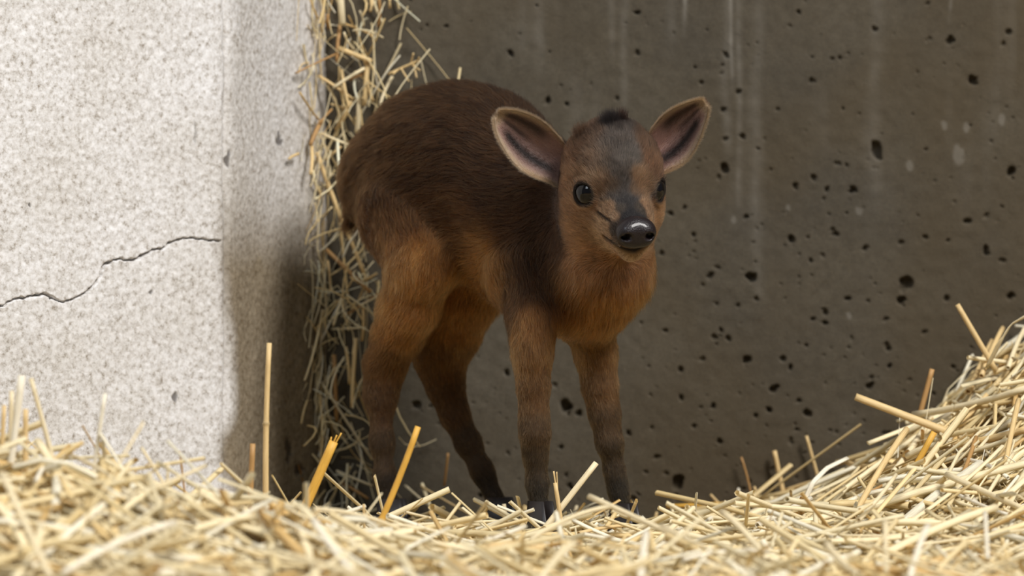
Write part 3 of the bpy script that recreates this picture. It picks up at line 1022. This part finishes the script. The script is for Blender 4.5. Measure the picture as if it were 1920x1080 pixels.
def surface_nets(lo, hi, h):
    B = 8
    nb = np.ceil((hi - lo) / (h * B)).astype(int)
    dim = nb * B
    ci = np.stack(np.meshgrid(*[np.arange(n) for n in nb], indexing='ij'), -1).reshape(-1, 3)
    cc = lo + (ci * B + (B - 1) / 2) * h
    dc = sdf(cc)
    D = np.empty(dim, np.float32)
    D.reshape(nb[0], B, nb[1], B, nb[2], B)[:] = np.where(dc < 0, -1, 1).reshape(nb)[:, None, :, None, :, None]
    act = ci[np.abs(dc) < h * B * 1.25]
    off = np.stack(np.meshgrid(*[np.arange(B)] * 3, indexing='ij'), -1).reshape(-1, 3)
    for s in range(0, len(act), 1200):
        a = act[s:s + 1200]
        idx = (a[:, None] * B + off[None]).reshape(-1, 3)
        D[idx[:, 0], idx[:, 1], idx[:, 2]] = sdf(lo + idx * h)
    neg = D < 0
    cnt = np.zeros(dim - 1, np.int8)
    cor = [(i, j, k) for i in (0, 1) for j in (0, 1) for k in (0, 1)]
    for i, j, k in cor:
        cnt += neg[i:dim[0] - 1 + i, j:dim[1] - 1 + j, k:dim[2] - 1 + k]
    cells = np.argwhere((cnt > 0) & (cnt < 8))
    vid = np.full(dim - 1, -1, np.int64)
    vid[cells[:, 0], cells[:, 1], cells[:, 2]] = np.arange(len(cells))
    acc = np.zeros((len(cells), 3)); num = np.zeros(len(cells))
    val = {c: D[cells[:, 0] + c[0], cells[:, 1] + c[1], cells[:, 2] + c[2]].astype(float) for c in cor}
    for c in cor:
        for axs in range(3):
            if c[axs] == 0:
                e = list(c); e[axs] = 1; e = tuple(e)
                m = (val[c] < 0) != (val[e] < 0)
                t = np.where(m, val[c] / np.where(m, val[c] - val[e], 1), 0)
                pt = np.tile(np.array(c, float), (len(cells), 1)); pt[:, axs] += t
                acc += pt * m[:, None]; num += m
    V = lo + (cells + acc / num[:, None]) * h
    F = []
    for axs in range(3):
        a1, a2 = (axs + 1) % 3, (axs + 2) % 3
        sl0 = [slice(None)] * 3; sl1 = [slice(None)] * 3
        sl0[axs] = slice(0, -1); sl1[axs] = slice(1, None)
        ch = np.argwhere(neg[tuple(sl0)] != neg[tuple(sl1)])
        ch = ch[(ch[:, a1] > 0) & (ch[:, a2] > 0) & (ch[:, a1] < dim[a1] - 1) & (ch[:, a2] < dim[a2] - 1)]
        q = []
        for u, v in ((-1, -1), (0, -1), (0, 0), (-1, 0)):
            c = ch.copy(); c[:, a1] += u; c[:, a2] += v
            q.append(vid[c[:, 0], c[:, 1], c[:, 2]])
        q = np.stack(q, 1)
        flip = ~neg[ch[:, 0], ch[:, 1], ch[:, 2]]
        q[flip] = q[flip][:, ::-1]
        F.append(q)
    return V, np.concatenate(F)


FV, FF = surface_nets(np.array([-0.135, -0.165, -0.02]), np.array([0.115, 0.135, 0.285]), 0.00125)
# one light smoothing pass
def relax(V, F, w=0.5):
    s = np.zeros_like(V); n = np.zeros(len(V))
    for i in range(4):
        np.add.at(s, F[:, i], V[F[:, (i + 1) % 4]]); np.add.at(n, F[:, i], 1)
    return V * (1 - w) + w * s / np.maximum(n, 1)[:, None]


FV = relax(FV, FF, 0.5)
e1, e2 = FV[FF[:, 2]] - FV[FF[:, 0]], FV[FF[:, 3]] - FV[FF[:, 1]]
fn = np.cross(e1, e2)
FN = np.zeros_like(FV)
for i in range(4):
    np.add.at(FN, FF[:, i], fn)
FN /= np.linalg.norm(FN, axis=1)[:, None] + 1e-12


# ---- colour of the coat, read off the photograph at points of the surface
def cam_px(V):
    d = V - CAM
    f = d @ AX_F
    return 960 + FPX * (d @ AX_R) / f, 540 - FPX * (d @ AX_U) / f, f


VPX, VPY, VD = cam_px(FV)


def first_hit(px, py):
    m = np.where((np.abs(VPX - px) < 7) & (np.abs(VPY - py) < 7) & (FN[:, 1] < 0.2))[0]
    if len(m) == 0:
        m = np.array([np.argmin((VPX - px) ** 2 + (VPY - py) ** 2)])
    return FV[m[np.argmin(VD[m])]]


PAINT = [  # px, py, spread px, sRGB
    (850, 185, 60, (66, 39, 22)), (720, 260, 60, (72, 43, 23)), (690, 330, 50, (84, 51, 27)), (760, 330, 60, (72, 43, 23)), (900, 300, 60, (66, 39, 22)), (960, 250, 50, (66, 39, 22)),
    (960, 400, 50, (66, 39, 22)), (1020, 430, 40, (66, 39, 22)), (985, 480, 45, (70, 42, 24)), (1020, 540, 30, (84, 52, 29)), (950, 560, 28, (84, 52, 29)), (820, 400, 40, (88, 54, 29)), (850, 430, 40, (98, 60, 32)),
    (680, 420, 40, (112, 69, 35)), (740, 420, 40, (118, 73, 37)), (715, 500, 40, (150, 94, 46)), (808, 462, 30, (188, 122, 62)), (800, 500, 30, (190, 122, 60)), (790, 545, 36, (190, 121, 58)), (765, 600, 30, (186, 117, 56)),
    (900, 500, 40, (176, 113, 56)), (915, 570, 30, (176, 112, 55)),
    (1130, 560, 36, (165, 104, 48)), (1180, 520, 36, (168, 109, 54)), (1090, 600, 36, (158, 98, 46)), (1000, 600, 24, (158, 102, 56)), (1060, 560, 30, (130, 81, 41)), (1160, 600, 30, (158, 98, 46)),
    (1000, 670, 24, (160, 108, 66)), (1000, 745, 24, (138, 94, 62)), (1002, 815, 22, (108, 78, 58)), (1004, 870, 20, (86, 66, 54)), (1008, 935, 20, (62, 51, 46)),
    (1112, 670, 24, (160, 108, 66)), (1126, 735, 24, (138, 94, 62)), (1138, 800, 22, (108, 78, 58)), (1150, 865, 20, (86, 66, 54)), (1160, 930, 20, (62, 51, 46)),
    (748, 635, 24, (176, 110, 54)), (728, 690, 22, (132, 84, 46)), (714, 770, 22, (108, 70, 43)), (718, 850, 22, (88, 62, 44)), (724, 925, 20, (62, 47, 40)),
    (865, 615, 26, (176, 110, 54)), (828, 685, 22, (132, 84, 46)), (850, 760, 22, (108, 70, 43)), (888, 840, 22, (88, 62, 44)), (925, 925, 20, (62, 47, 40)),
    # head
    (1145, 225, 12, (52, 40, 36)), (1150, 250, 20, (84, 72, 68)), (1152, 285, 24, (104, 94, 92)), (1185, 285, 14, (104, 94, 90)), (1160, 318, 18, (98, 86, 82)), (1128, 285, 14, (104, 82, 66)), (1170, 345, 14, (84, 76, 76)),
    (1180, 370, 9, (58, 54, 58)), (1186, 395, 10, (46, 43, 48)), (1160, 385, 6, (80, 68, 60)), (1150, 420, 5, (70, 56, 48)), (1205, 385, 6, (80, 68, 60)),
    (1085, 255, 16, (102, 70, 47)), (1110, 245, 14, (94, 66, 47)), (1062, 285, 14, (118, 77, 46)), (1105, 290, 14, (116, 82, 56)), (1215, 260, 12, (102, 70, 47)), (1225, 290, 12, (118, 77, 46)),
    (1085, 325, 10, (146, 102, 64)), (1120, 325, 12, (146, 106, 71)), (1120, 350, 9, (138, 98, 64)), (1145, 350, 8, (122, 92, 68)), (1205, 320, 10, (146, 106, 71)), (1210, 350, 7, (138, 98, 64)), (1195, 350, 6, (122, 92, 68)),
    (1055, 340, 14, (142, 92, 50)), (1065, 390, 14, (152, 100, 54)), (1095, 400, 10, (160, 108, 62)), (1080, 430, 14, (158, 106, 58)), (1120, 425, 11, (176, 126, 78)), (1135, 385, 7, (166, 120, 80)), (1145, 400, 6, (160, 118, 82)),
    (1222, 385, 7, (166, 120, 80)), (1232, 410, 8, (176, 126, 78)), (1115, 450, 10, (178, 128, 78)), (1135, 470, 10, (188, 140, 90)), (1180, 478, 10, (192, 146, 96)), (1210, 475, 8, (188, 140, 90)), (1160, 460, 5, (110, 84, 66)),
    (1100, 490, 20, (168, 110, 55)), (1150, 510, 22, (168, 108, 52)), (1195, 505, 18, (168, 110, 55)), (1065, 450, 16, (152, 99, 51)), (1080, 520, 20, (160, 102, 50)),
]


def build_paint():
    W = np.full(len(FV), 1e-6)
    C = np.tile(lin((78, 46, 25)) * 1e-6, (len(FV), 1))
    for px, py, s, c in PAINT:
        p = first_hit(px, py)
        sg = RP(s, p[1]) * 0.85
        d2 = ((FV - p) ** 2).sum(1)
        w = np.exp(-d2 / (2 * sg * sg)) * (40.0 / s)
        W += w
        C += w[:, None] * lin(c)
    return C / W[:, None]


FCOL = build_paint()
ell = (FV - HO)
HA, HB, HC = ell @ HF_, ell @ HL_, ell @ HU_          # head coordinates of every vertex
in_head = smooth(0.075, 0.05, np.linalg.norm(FV - H(-0.005, 0, 0), axis=1))
desat = (0.18 + 0.12 * in_head)[:, None]
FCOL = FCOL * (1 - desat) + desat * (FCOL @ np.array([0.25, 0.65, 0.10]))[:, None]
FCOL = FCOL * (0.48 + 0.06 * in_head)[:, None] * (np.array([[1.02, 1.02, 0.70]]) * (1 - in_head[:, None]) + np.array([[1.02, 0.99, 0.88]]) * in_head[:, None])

# dark eyelids, scent slits and mouth line have their own colour
skin_mask = np.zeros(len(FV))
for e, n in zip(EYES, EYE_N):
    q = FV - e
    h = q @ n
    rr = np.linalg.norm(q - h[:, None] * n, axis=1)
    skin_mask = np.maximum(skin_mask, smooth(0.0090, 0.0073, rr) * (h > -0.003))
def trace(pts, r0, r1, deep):
    """dark groove along points measured on the photograph, cut into the surface"""
    global FV
    P = [first_hit(*q) for q in pts]
    d = np.min([d_cone(FV, a, b, 0.0, 0.0) for a, b in zip(P[:-1], P[1:])], axis=0)
    m = smooth(r1, r0, d)
    FV = FV - FN * (m * deep)[:, None]
    return m


mouth = trace([(1126, 452), (1143, 463), (1160, 473), (1180, 477), (1200, 476), (1219, 467)], 0.0009, 0.0023, 0.0014)
gl = np.maximum(trace([(1112, 396), (1140, 410)], 0.0005, 0.0013, 0.0012), trace([(1230, 388), (1221, 403)], 0.0003, 0.0010, 0.0012))
skin_mask = np.maximum(skin_mask, np.maximum(mouth, gl))
FCOL = FCOL * (1 - skin_mask[:, None]) + lin((30, 24, 22)) * skin_mask[:, None]

M_SKIN = mat_attr("fawn_skin_under_coat", 0.75, 0.2).m


def mat_fur():
    k = NT("fawn_coat")
    t = k.t
    hb_ = k.n("ShaderNodeBsdfHairPrincipled")
    try:
        hb_.parametrization = 'COLOR'
    except Exception:
        pass
    hb_.inputs["IOR"].default_value = 1.28
    hb_.inputs["Roughness"].default_value = 0.5
    hb_.inputs["Radial Roughness"].default_value = 0.55
    k.l(k.attr("Col").outputs["Color"], hb_.inputs["Color"])
    k.l(hb_.outputs[0], t.nodes["Material Output"].inputs["Surface"])
    return k.m


M_FUR = mat_fur()

root = bpy.data.objects.new("antelope_fawn", None)
COL.objects.link(root)
ROOT_LOC = np.array([U(930, 960, 0.0)[0], 0.0, -0.008])
root.location = ROOT_LOC
tag(root, "small reddish brown antelope fawn with large ears standing in the corner", "fawn")


def fpart(name, V, F, mat, cols=None, parent=None, **kw):
    o = mesh_obj(name, V, F, mat, None, True, cols, loc=ROOT_LOC, **kw)
    o.parent = parent or root
    o.location = (0, 0, 0)
    return o


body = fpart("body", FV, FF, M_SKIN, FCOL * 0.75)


# ---- direction in which the coat lies
def flow_field(V, N):
    num = np.zeros_like(V)
    den = np.zeros(len(V))

    def add(ch, sign, power=4, extra=None, gain=1.0):
        for (a, r1), (b, r2) in zip(ch[:-1], ch[1:]):
            d = np.maximum(d_cone(V, a, b, r1, r2), 0) + 0.004
            w = gain * d ** -power
            t = (b - a) / np.linalg.norm(b - a) * sign
            if extra is not None:
                t = t + extra
            num[:] += w[:, None] * t
            den[:] += w
    add(TORSO, -1, extra=np.array([0, 0, -0.55]))
    add(BELLY, -1, extra=np.array([0, 0, -0.6]))
    add(NECK[::-1], 1, extra=np.array([0, 0, -0.3]))
    add(NAPE, -1)
    for k in LEGS:
        add(LEGS[k], 1, gain=1.2)
    fl = num / den[:, None]
    # face: the coat runs from the nose back over brow and cheeks
    a, b, c = (V - HO) @ HF_, (V - HO) @ HL_, (V - HO) @ HU_
    hd = -HF_[None] * 0.9 + HU_[None] * (0.45 + 12 * np.clip(c, -0.03, 0.03))[:, None] + HL_[None] * (b * 28)[:, None]
    w = smooth(0.064, 0.045, np.linalg.norm(V - H(-0.002, 0, 0.004), axis=1))
    fl = fl * (1 - w[:, None]) + hd * w[:, None]
    fl = fl - (fl * N).sum(1)[:, None] * N
    return fl / (np.linalg.norm(fl, axis=1)[:, None] + 1e-9)


def build_fur(count):
    r = np.random.default_rng(101)
    A = np.linalg.norm(fn, axis=1) * 0.5
    fc = FV[FF].mean(1)
    fhead = in_head[FF].mean(1)
    fskin = skin_mask[FF].mean(1)
    nose_m = np.linalg.norm((fc - H(0.043, 0, -0.0138)) * 1.0, axis=1) > 0.0115
    low = smooth(-0.004, 0.012, fc[:, 2])
    w = A * (1 + 1.8 * fhead) * (1 - 0.97 * fskin) * nose_m * (0.15 + 0.85 * low)
    w /= w.sum()
    f = r.choice(len(FF), count, p=w)
    bu, bv = r.random(count), r.random(count)
    q = FF[f]
    ws = np.stack([(1 - bu) * (1 - bv), bu * (1 - bv), bu * bv, (1 - bu) * bv], 1)[..., None]
    P0 = (FV[q] * ws).sum(1)
    N0 = (FN[q] * ws).sum(1); N0 /= np.linalg.norm(N0, axis=1)[:, None]
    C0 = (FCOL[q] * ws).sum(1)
    hd = (in_head[q][..., None] * ws).sum(1)[:, 0]
    fl = flow_field(P0, N0)
    # swirls and disorder
    s = np.cross(N0, fl)
    ang = 0.35 * vnoise(P0 * 45, 61) + 0.25 * vnoise(P0 * 160, 62) + r.normal(0, 0.16, count)
    fl = fl * np.cos(ang)[:, None] + s * np.sin(ang)[:, None]
    # length: long on body and throat, short on face and legs
    legw = smooth(0.15, 0.06, P0[:, 2])
    L = 0.0095 * (1 - hd) + 0.0042 * hd
    L = L * (1 - 0.66 * legw)
    face = smooth(0.0, 0.03, (P0 - HO) @ HF_) * hd
    L = L * (1 - 0.45 * face)
    thr = smooth(0.05, 0.02, np.linalg.norm(P0 - U(1140, 540, -0.08), axis=1))
    L = L * (1 + 0.45 * thr)
    L = L * r.uniform(0.65, 1.2, count)
    lift = (0.30 + 0.12 * thr + r.normal(0, 0.07, count)) * (1 - 0.25 * face) * (1 - 0.35 * legw)
    K = 5
    t = np.linspace(0, 1, K)
    rnd = r.normal(0, 1, (count, 3))
    clump = np.stack([vnoise(P0 * 330, 71), vnoise(P0 * 330, 72), vnoise(P0 * 330, 73)], 1)
    pts = np.empty((count, K, 3))
    for k in range(K):
        a = t[k]
        pts[:, k] = (P0 + fl * (L * a * (1.0 - 0.10 * a))[:, None] + N0 * (L * lift * (a * 1.5 - 0.85 * a * a))[:, None]
                     + (rnd * 0.06 + clump * 0.16) * (L * a * a)[:, None])
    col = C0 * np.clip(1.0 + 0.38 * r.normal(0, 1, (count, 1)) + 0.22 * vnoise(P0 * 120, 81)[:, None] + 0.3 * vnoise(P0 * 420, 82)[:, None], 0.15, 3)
    pale = r.random(count) < 0.08
    col[pale] *= 2.0
    col = np.clip(col, 0.002, 0.9)
    rad = np.where(hd > 0.5, 0.000055, 0.00008) * r.uniform(0.7, 1.2, count)
    prof = np.array([1.0, 0.95, 0.8, 0.55, 0.12])
    return pts, rad[:, None] * prof[None], col


def hair_object(name, pts, rad, col, mat, parent):
    n, K = pts.shape[:2]
    cu = bpy.data.hair_curves.new(name)
    cu.add_curves([K] * n)
    cu.attributes["position"].data.foreach_set("vector", (pts - ROOT_LOC).astype(np.float32).ravel())
    ra = cu.attributes.get("radius") or cu.attributes.new("radius", 'FLOAT', 'POINT')
    ra.data.foreach_set("value", rad.astype(np.float32).ravel())
    ca = cu.attributes.new("Col", 'FLOAT_COLOR', 'CURVE')
    c4 = np.ones((n, 4), np.float32); c4[:, :3] = col
    ca.data.foreach_set("color", c4.ravel())
    cu.materials.append(mat)
    o = bpy.data.objects.new(name, cu)
    COL.objects.link(o)
    o.parent = parent
    return o


FUR_N = 330000
fur = hair_object("fur", *build_fur(FUR_N), M_FUR, body)
fur["kind"] = "stuff"

# ---- eyes
M_EYE = mat_plain("dark_wet_eye", lin((9, 7, 8)), 0.05, 0.42, 0.0)
M_EYE.b.inputs["IOR"].default_value = 1.45


def sphere(c, r, nu=28, nv=20, axes=None, rad=None):
    V, F = [], []
    for i in range(nv + 1):
        th = math.pi * i / nv
        for j in range(nu):
            ph = 2 * math.pi * j / nu
            V.append((math.sin(th) * math.cos(ph), math.sin(th) * math.sin(ph), math.cos(th)))
    V = np.array(V)
    if axes is not None:
        V = V[:, 0:1] * rad[0] * axes[0] + V[:, 1:2] * rad[1] * axes[1] + V[:, 2:3] * rad[2] * axes[2] + c
    else:
        V = V * r + c
    i, j = np.meshgrid(np.arange(nv), np.arange(nu), indexing='ij')
    a = i * nu + j; b = i * nu + (j + 1) % nu
    F = np.stack([a, a + nu, b + nu, b], -1).reshape(-1, 4)
    return V, F


for e, n in zip(EYES, EYE_N):
    V, F = sphere(e, 0.0086)
    o = fpart("eye", V, F.tolist(), M_EYE.m)
    o["label"] = "dark glossy eye"
    # lashes along the upper lid
    r = np.random.default_rng(3)
    up = HU_ - (HU_ @ n) * n; up /= np.linalg.norm(up)
    sd = np.cross(n, up)
    k = 60
    a = r.uniform(-1.1, 1.1, k)
    rootp = e + n * 0.0064 + (np.cos(a)[:, None] * up + np.sin(a)[:, None] * sd) * 0.0068
    outd = (np.cos(a)[:, None] * up + np.sin(a)[:, None] * sd) * 0.75 + n * 0.6
    t = np.linspace(0, 1, 5)
    pts = rootp[:, None] + outd[:, None] * (0.003 * t)[None, :, None] * r.uniform(0.6, 1.1, k)[:, None, None]
    hair_object("lashes", pts, np.full((k, 5), 0.00005) * np.linspace(1, 0.2, 5)[None], np.tile(lin((20, 16, 15)), (k, 1)), M_FUR, o)


# ---- nose leather with nostrils
def nose_sdf(p):
    p = p - HF_ * 0.0040 - HU_ * 0.0020
    ax = (HF_, HL_, HU_)
    d = d_ell(p, H(0.0350, 0, -0.0138), ax, (0.0082, 0.0112, 0.0084))
    for sg in (-1, 1):
        d = smin(d, d_ell(p, H(0.0380, sg * 0.0062, -0.0150), ax, (0.0060, 0.0056, 0.0062)), 0.004)
    d = smin(d, d_ell(p, H(0.0375, 0, -0.0200), ax, (0.0052, 0.0085, 0.0040)), 0.004)
    for sg in (-1, 1):
        nst = d_cone(p, H(0.0450, sg * 0.0058, -0.0155), H(0.0400, sg * 0.0080, -0.0155), 0.0022, 0.0021)
        nst = np.minimum(nst, d_cone(p, H(0.0415, sg * 0.0080, -0.0155), H(0.0420, sg * 0.0118, -0.0178), 0.0014, 0.0007))
        d = -smin(-d, nst, 0.0018)
    cr = d_cone(p, H(0.0460, 0, -0.0170), H(0.0440, 0, -0.0235), 0.0006, 0.0005)
    return -smin(-d, cr, 0.0015)


_body_sdf = sdf
sdf = nose_sdf
NV, NFc = surface_nets(H(0.042, 0, -0.016) - 0.0185, H(0.042, 0, -0.016) + 0.0185, 0.00045)
sdf = _body_sdf
NV = relax(NV, NFc, 0.5)
kN = mat_plain("wet_nose_leather", lin((24, 16, 18)), 0.45, 0.28, 0.22)
posn = kN.n("ShaderNodeTexCoord").outputs["Object"]
vor = kN.n("ShaderNodeTexVoronoi")
vor.inputs["Scale"].default_value = 1300
kN.l(posn, vor.inputs["Vector"])
kN.b.inputs["Coat Roughness"].default_value = 0.08
kN.bump(vor.outputs["Distance"], 0.32, 0.0006)
o = fpart("nose", NV, NFc, kN.m)
o["label"] = "wet dark nose with two nostrils"


# ---- ears
def ear(up_px, low_px, Y0, Y1, sgn):
    nu, nv = 34, 22
    def curve(pts, n):
        pts = np.array(pts, float)
        s = np.concatenate([[0], np.cumsum(np.linalg.norm(np.diff(pts, axis=0), axis=1))]); s /= s[-1]
        # smooth resample
        u = np.linspace(0, 1, n)
        c = np.stack([np.interp(u, s, pts[:, k]) for k in range(2)], 1)
        for _ in range(6):
            c[1:-1] = 0.5 * c[1:-1] + 0.25 * (c[:-2] + c[2:])
        return c
    a, b = curve(up_px, nu), curve(low_px, nu)
    V, C = [], []
    pts2 = np.zeros((2, nu, nv, 3))
    cols = np.zeros((2, nu, nv, 3))
    hair_p, hair_d, hair_c = [], [], []
    for i in range(nu):
        u = i / (nu - 1)
        Y = Y0 + (Y1 - Y0) * u
        A, B = U(*a[i], Y), U(*b[i], Y)
        wid = np.linalg.norm(A - B)
        for j in range(nv):
            v = j / (nv - 1)
            m = 1 - (2 * v - 1) ** 2
            p = A * (1 - v) + B * v
            depth = wid * 0.42 * m ** 0.75 * (1 - 0.25 * u)
            ridge = 0.0007 * math.sin(v * 17) * m * smooth(0.02, 0.3, u) * (1 - u)
            back = np.array([0.10 * sgn * -1, 1.0, 0.0])
            p = p + back * (depth + ridge)
            pts2[0, i, j] = p
            pts2[1, i, j] = p + back * (0.0006 + 0.0012 * m)
            edge = min(v, 1 - v) * 2
            pink = lin((138, 112, 104)); dark = lin((36, 31, 31)); rim = lin((156, 138, 118))
            d1 = math.exp(-((v - 0.20) / 0.12) ** 2) * smooth(0.20, 0.45, u)
            d2 = math.exp(-((v - 0.46) / 0.07) ** 2) * smooth(0.40, 0.65, u) * 0.75
            d3 = math.exp(-((v - 0.72) / 0.145) ** 2) * smooth(0.02, 0.2, u) * (1 - smooth(0.72, 0.9, u))
            dk = float(np.clip(d1 * 0.85 + d2 + d3, 0, 1))
            c = pink * (1 - dk) + dark * dk
            rw = float(max(smooth(0.26, 0.08, edge), smooth(0.84, 0.95, u)))
            c = c * (1 - rw) + rim * rw
            cols[0, i, j] = c
            cols[1, i, j] = lin((62, 44, 32))
    V = pts2.reshape(-1, 3)
    F0 = grid_faces(nu, nv)
    F = [tuple(f) for f in F0[:, ::-1].tolist()] + [tuple(f) for f in (F0 + nu * nv).tolist()]
    def vid(l, i, j): return l * nu * nv + i * nv + j
    for i in range(nu - 1):
        for j in (0, nv - 1):
            F.append((vid(0, i, j), vid(0, i + 1, j), vid(1, i + 1, j), vid(1, i, j)))
    for j in range(nv - 1):
        F.append((vid(0, nu - 1, j), vid(0, nu - 1, j + 1), vid(1, nu - 1, j + 1), vid(1, nu - 1, j)))
    o = fpart("ear", V, F, M_EAR, cols.reshape(-1, 3))
    # hairs: pale fringe on the rim, short down inside, brown coat on the back
    r = np.random.default_rng(9)
    P, D, Cc, Ls = [], [], [], []
    tipdir = (pts2[0, -1].mean(0) - pts2[0, 0].mean(0)); tipdir /= np.linalg.norm(tipdir)
    def surf(layer, u, v):
        i = np.clip((u * (nu - 1)).astype(int), 0, nu - 2); j = np.clip((v * (nv - 1)).astype(int), 0, nv - 2)
        fu, fv = (u * (nu - 1) - i)[:, None], (v * (nv - 1) - j)[:, None]
        g = pts2[layer]; c = cols[layer]
        f = lambda q: q[i, j] * (1 - fu) * (1 - fv) + q[i + 1, j] * fu * (1 - fv) + q[i, j + 1] * (1 - fu) * fv + q[i + 1, j + 1] * fu * fv
        return f(g), f(c)
    n1 = 9000                                    # rim fringe
    u = r.uniform(0.05, 1, n1); v = np.abs(r.normal(0, 0.035, n1)); v = np.where(r.random(n1) < 0.5, v, 1 - v)
    p, c = surf(0, u, np.clip(v, 0, 1))
    mid, _ = surf(0, u, np.full(n1, 0.5))
    od = p - mid; od /= np.linalg.norm(od, axis=1)[:, None] + 1e-9
    P.append(p); D.append(od * 0.55 + tipdir * 0.7 + np.array([0, -0.25, 0]) + r.normal(0, 0.2, (n1, 3))); Cc.append(np.tile(lin((150, 130, 108)), (n1, 1)) * r.uniform(0.6, 1.2, (n1, 1))); Ls.append(r.uniform(0.0018, 0.0042, n1))
    n0 = 1800                                    # tip
    u = r.uniform(0.92, 1.0, n0); v = r.random(n0); ly = r.random(n0) < 0.5
    p = np.where(ly[:, None], surf(0, u, v)[0], surf(1, u, v)[0])
    P.append(p); D.append(np.tile(tipdir, (n0, 1)) * 0.8 + np.array([0, -0.2, 0]) + r.normal(0, 0.3, (n0, 3))); Cc.append(np.tile(lin((150, 130, 108)), (n0, 1)) * r.uniform(0.6, 1.2, (n0, 1))); Ls.append(r.uniform(0.0015, 0.0034, n0))
    n2 = 7000                                    # inside
    u = r.uniform(0.03, 0.98, n2); v = r.uniform(0.04, 0.96, n2)
    p, c = surf(0, u, v)
    P.append(p); D.append(np.tile(tipdir, (n2, 1)) * 0.9 + np.array([0, -0.35, 0]) + r.normal(0, 0.25, (n2, 3))); Cc.append(c * r.uniform(0.7, 1.25, (n2, 1))); Ls.append(r.uniform(0.0012, 0.0032, n2))
    n3 = 12000                                   # back
    u = r.uniform(0, 1, n3); v = r.random(n3)
    p, c = surf(1, u, v)
    P.append(p); D.append(np.tile(tipdir, (n3, 1)) * 0.95 + np.array([0, 0.25, 0]) + r.normal(0, 0.15, (n3, 3))); Cc.append(c * r.uniform(0.7, 1.2, (n3, 1))); Ls.append(r.uniform(0.002, 0.0035, n3))
    P, D, Cc, Ls = map(np.concatenate, (P, D, Cc, Ls))
    D /= np.linalg.norm(D, axis=1)[:, None]
    t = np.linspace(0, 1, 4)
    pts = P[:, None] + D[:, None] * (Ls[:, None] * t[None])[..., None]
    h = hair_object("ear_fur", pts, np.full((len(P), 4), 0.00005) * np.array([1, .9, .7, .2])[None], np.clip(Cc, 0.003, 0.95), M_FUR, o)
    h["kind"] = "stuff"
    return o


kE = mat_attr("ear_skin", 0.6, 0.3)
kE.b.inputs["Subsurface Weight"].default_value = 0.15
kE.b.inputs["Subsurface Radius"].default_value = (0.002, 0.0008, 0.0005)
M_EAR = kE.m
ear([(1062, 272), (1048, 256), (1030, 236), (1005, 220), (975, 209), (952, 207), (937, 209)],
    [(1052, 358), (1036, 344), (1008, 336), (978, 321), (955, 295), (936, 262), (928, 240), (928, 222)], -0.083, -0.094, -1)
ear([(1212, 256), (1222, 240), (1238, 220), (1262, 203), (1292, 192), (1308, 188), (1318, 188)],
    [(1228, 334), (1244, 327), (1272, 315), (1292, 298), (1310, 265), (1321, 232), (1326, 212), (1327, 200)], -0.083, -0.092, 1)

# ---- dark tuft on the crown
def tuft():
    r = np.random.default_rng(23)
    P, D, C, L = [], [], [], []
    for (b, a, w, n, ln, cc, bd) in ((-0.003, -0.014, 0.0027, 1200, 0.0110, (22, 18, 18), 0.0), (0.0045, -0.015, 0.0013, 450, 0.0115, (34, 22, 18), 0.12), (-0.0195, -0.018, 0.0022, 450, 0.0090, (62, 45, 33), -0.35),
                               (-0.011, -0.018, 0.004, 600, 0.0055, (58, 42, 32), -0.2), (0.013, -0.018, 0.004, 300, 0.0045, (62, 46, 37), 0.3)):
        for _ in range(n):
            x, y = a + r.normal(0, w * 0.8), b + r.normal(0, w)
            cz = 0.0100 + 0.0250 * math.sqrt(max(0.05, 1 - ((x + 0.017) / 0.033) ** 2 - (y / 0.0294) ** 2)) - 0.0005
            P.append(H(x, y, cz)); d = HU_ * 1.0 - HF_ * 0.25 + HL_ * (bd + r.normal(0, 0.18)) + HF_ * r.normal(0, 0.2)
            D.append(d / np.linalg.norm(d)); C.append(lin(cc) * 0.6 * r.uniform(0.5, 1.4)); L.append(ln * r.uniform(0.5, 1.1))
    P, D, C, L = map(np.array, (P, D, C, L))
    t = np.linspace(0, 1, 5)
    pts = P[:, None] + D[:, None] * (L[:, None] * t[None])[..., None] - HF_[None, None] * (L[:, None] * (t ** 2)[None] * 0.15)[..., None]
    o = hair_object("crown_tuft", pts, np.full((len(P), 5), 0.00007) * np.array([1, 1, .8, .5, .15])[None], np.clip(C, 0.002, 0.9), M_FUR, root)
    o["kind"] = "stuff"
    o["label"] = "dark tuft of hair on the crown"


tuft()

# ---- hooves: two pointed toes per foot
M_HOOF = mat_plain("dark_horn_hoof", lin((34, 29, 28)), 0.4, 0.5).m
for key, hd in (('rh', 0.25), ('lh', 0.35), ('rf', -0.35), ('lf', -0.2)):
    foot = LEGS[key][-1][0]
    ang = math.atan2(HEAD_DIR[1], HEAD_DIR[0]) + hd
    fw = np.array([math.cos(ang), math.sin(ang), 0])
    sd = np.array([-fw[1], fw[0], 0])
    V, F = [], []
    zb, zt = -0.024, foot[2] + 0.001
    for s in (-1, 1):
        base = len(V)
        ctr = foot + sd * s * 0.0034
        prof = [(-0.006, 0.0026), (-0.002, 0.0034), (0.006, 0.0034), (0.012, 0.0020), (0.015, 0.0005)]
        for z, sc in ((zb, 1.15), ((zb + zt) / 2, 1.0), (zt, 0.72)):
            ring = [(x, w) for x, w in prof] + [(x, -w) for x, w in prof[::-1]]
            for x, w in ring:
                p = ctr + fw * (x * sc) + sd * (w * sc)
                V.append((p[0], p[1], z))
        m = 10
        for lv in range(2):
            for j in range(m):
                F.append((base + lv * m + j, base + lv * m + (j + 1) % m, base + (lv + 1) * m + (j + 1) % m, base + (lv + 1) * m + j))
        F.append(tuple(base + j for j in range(m))[::-1])
        F.append(tuple(base + 2 * m + j for j in range(m)))
    fpart("hoof", np.array(V), F, M_HOOF)
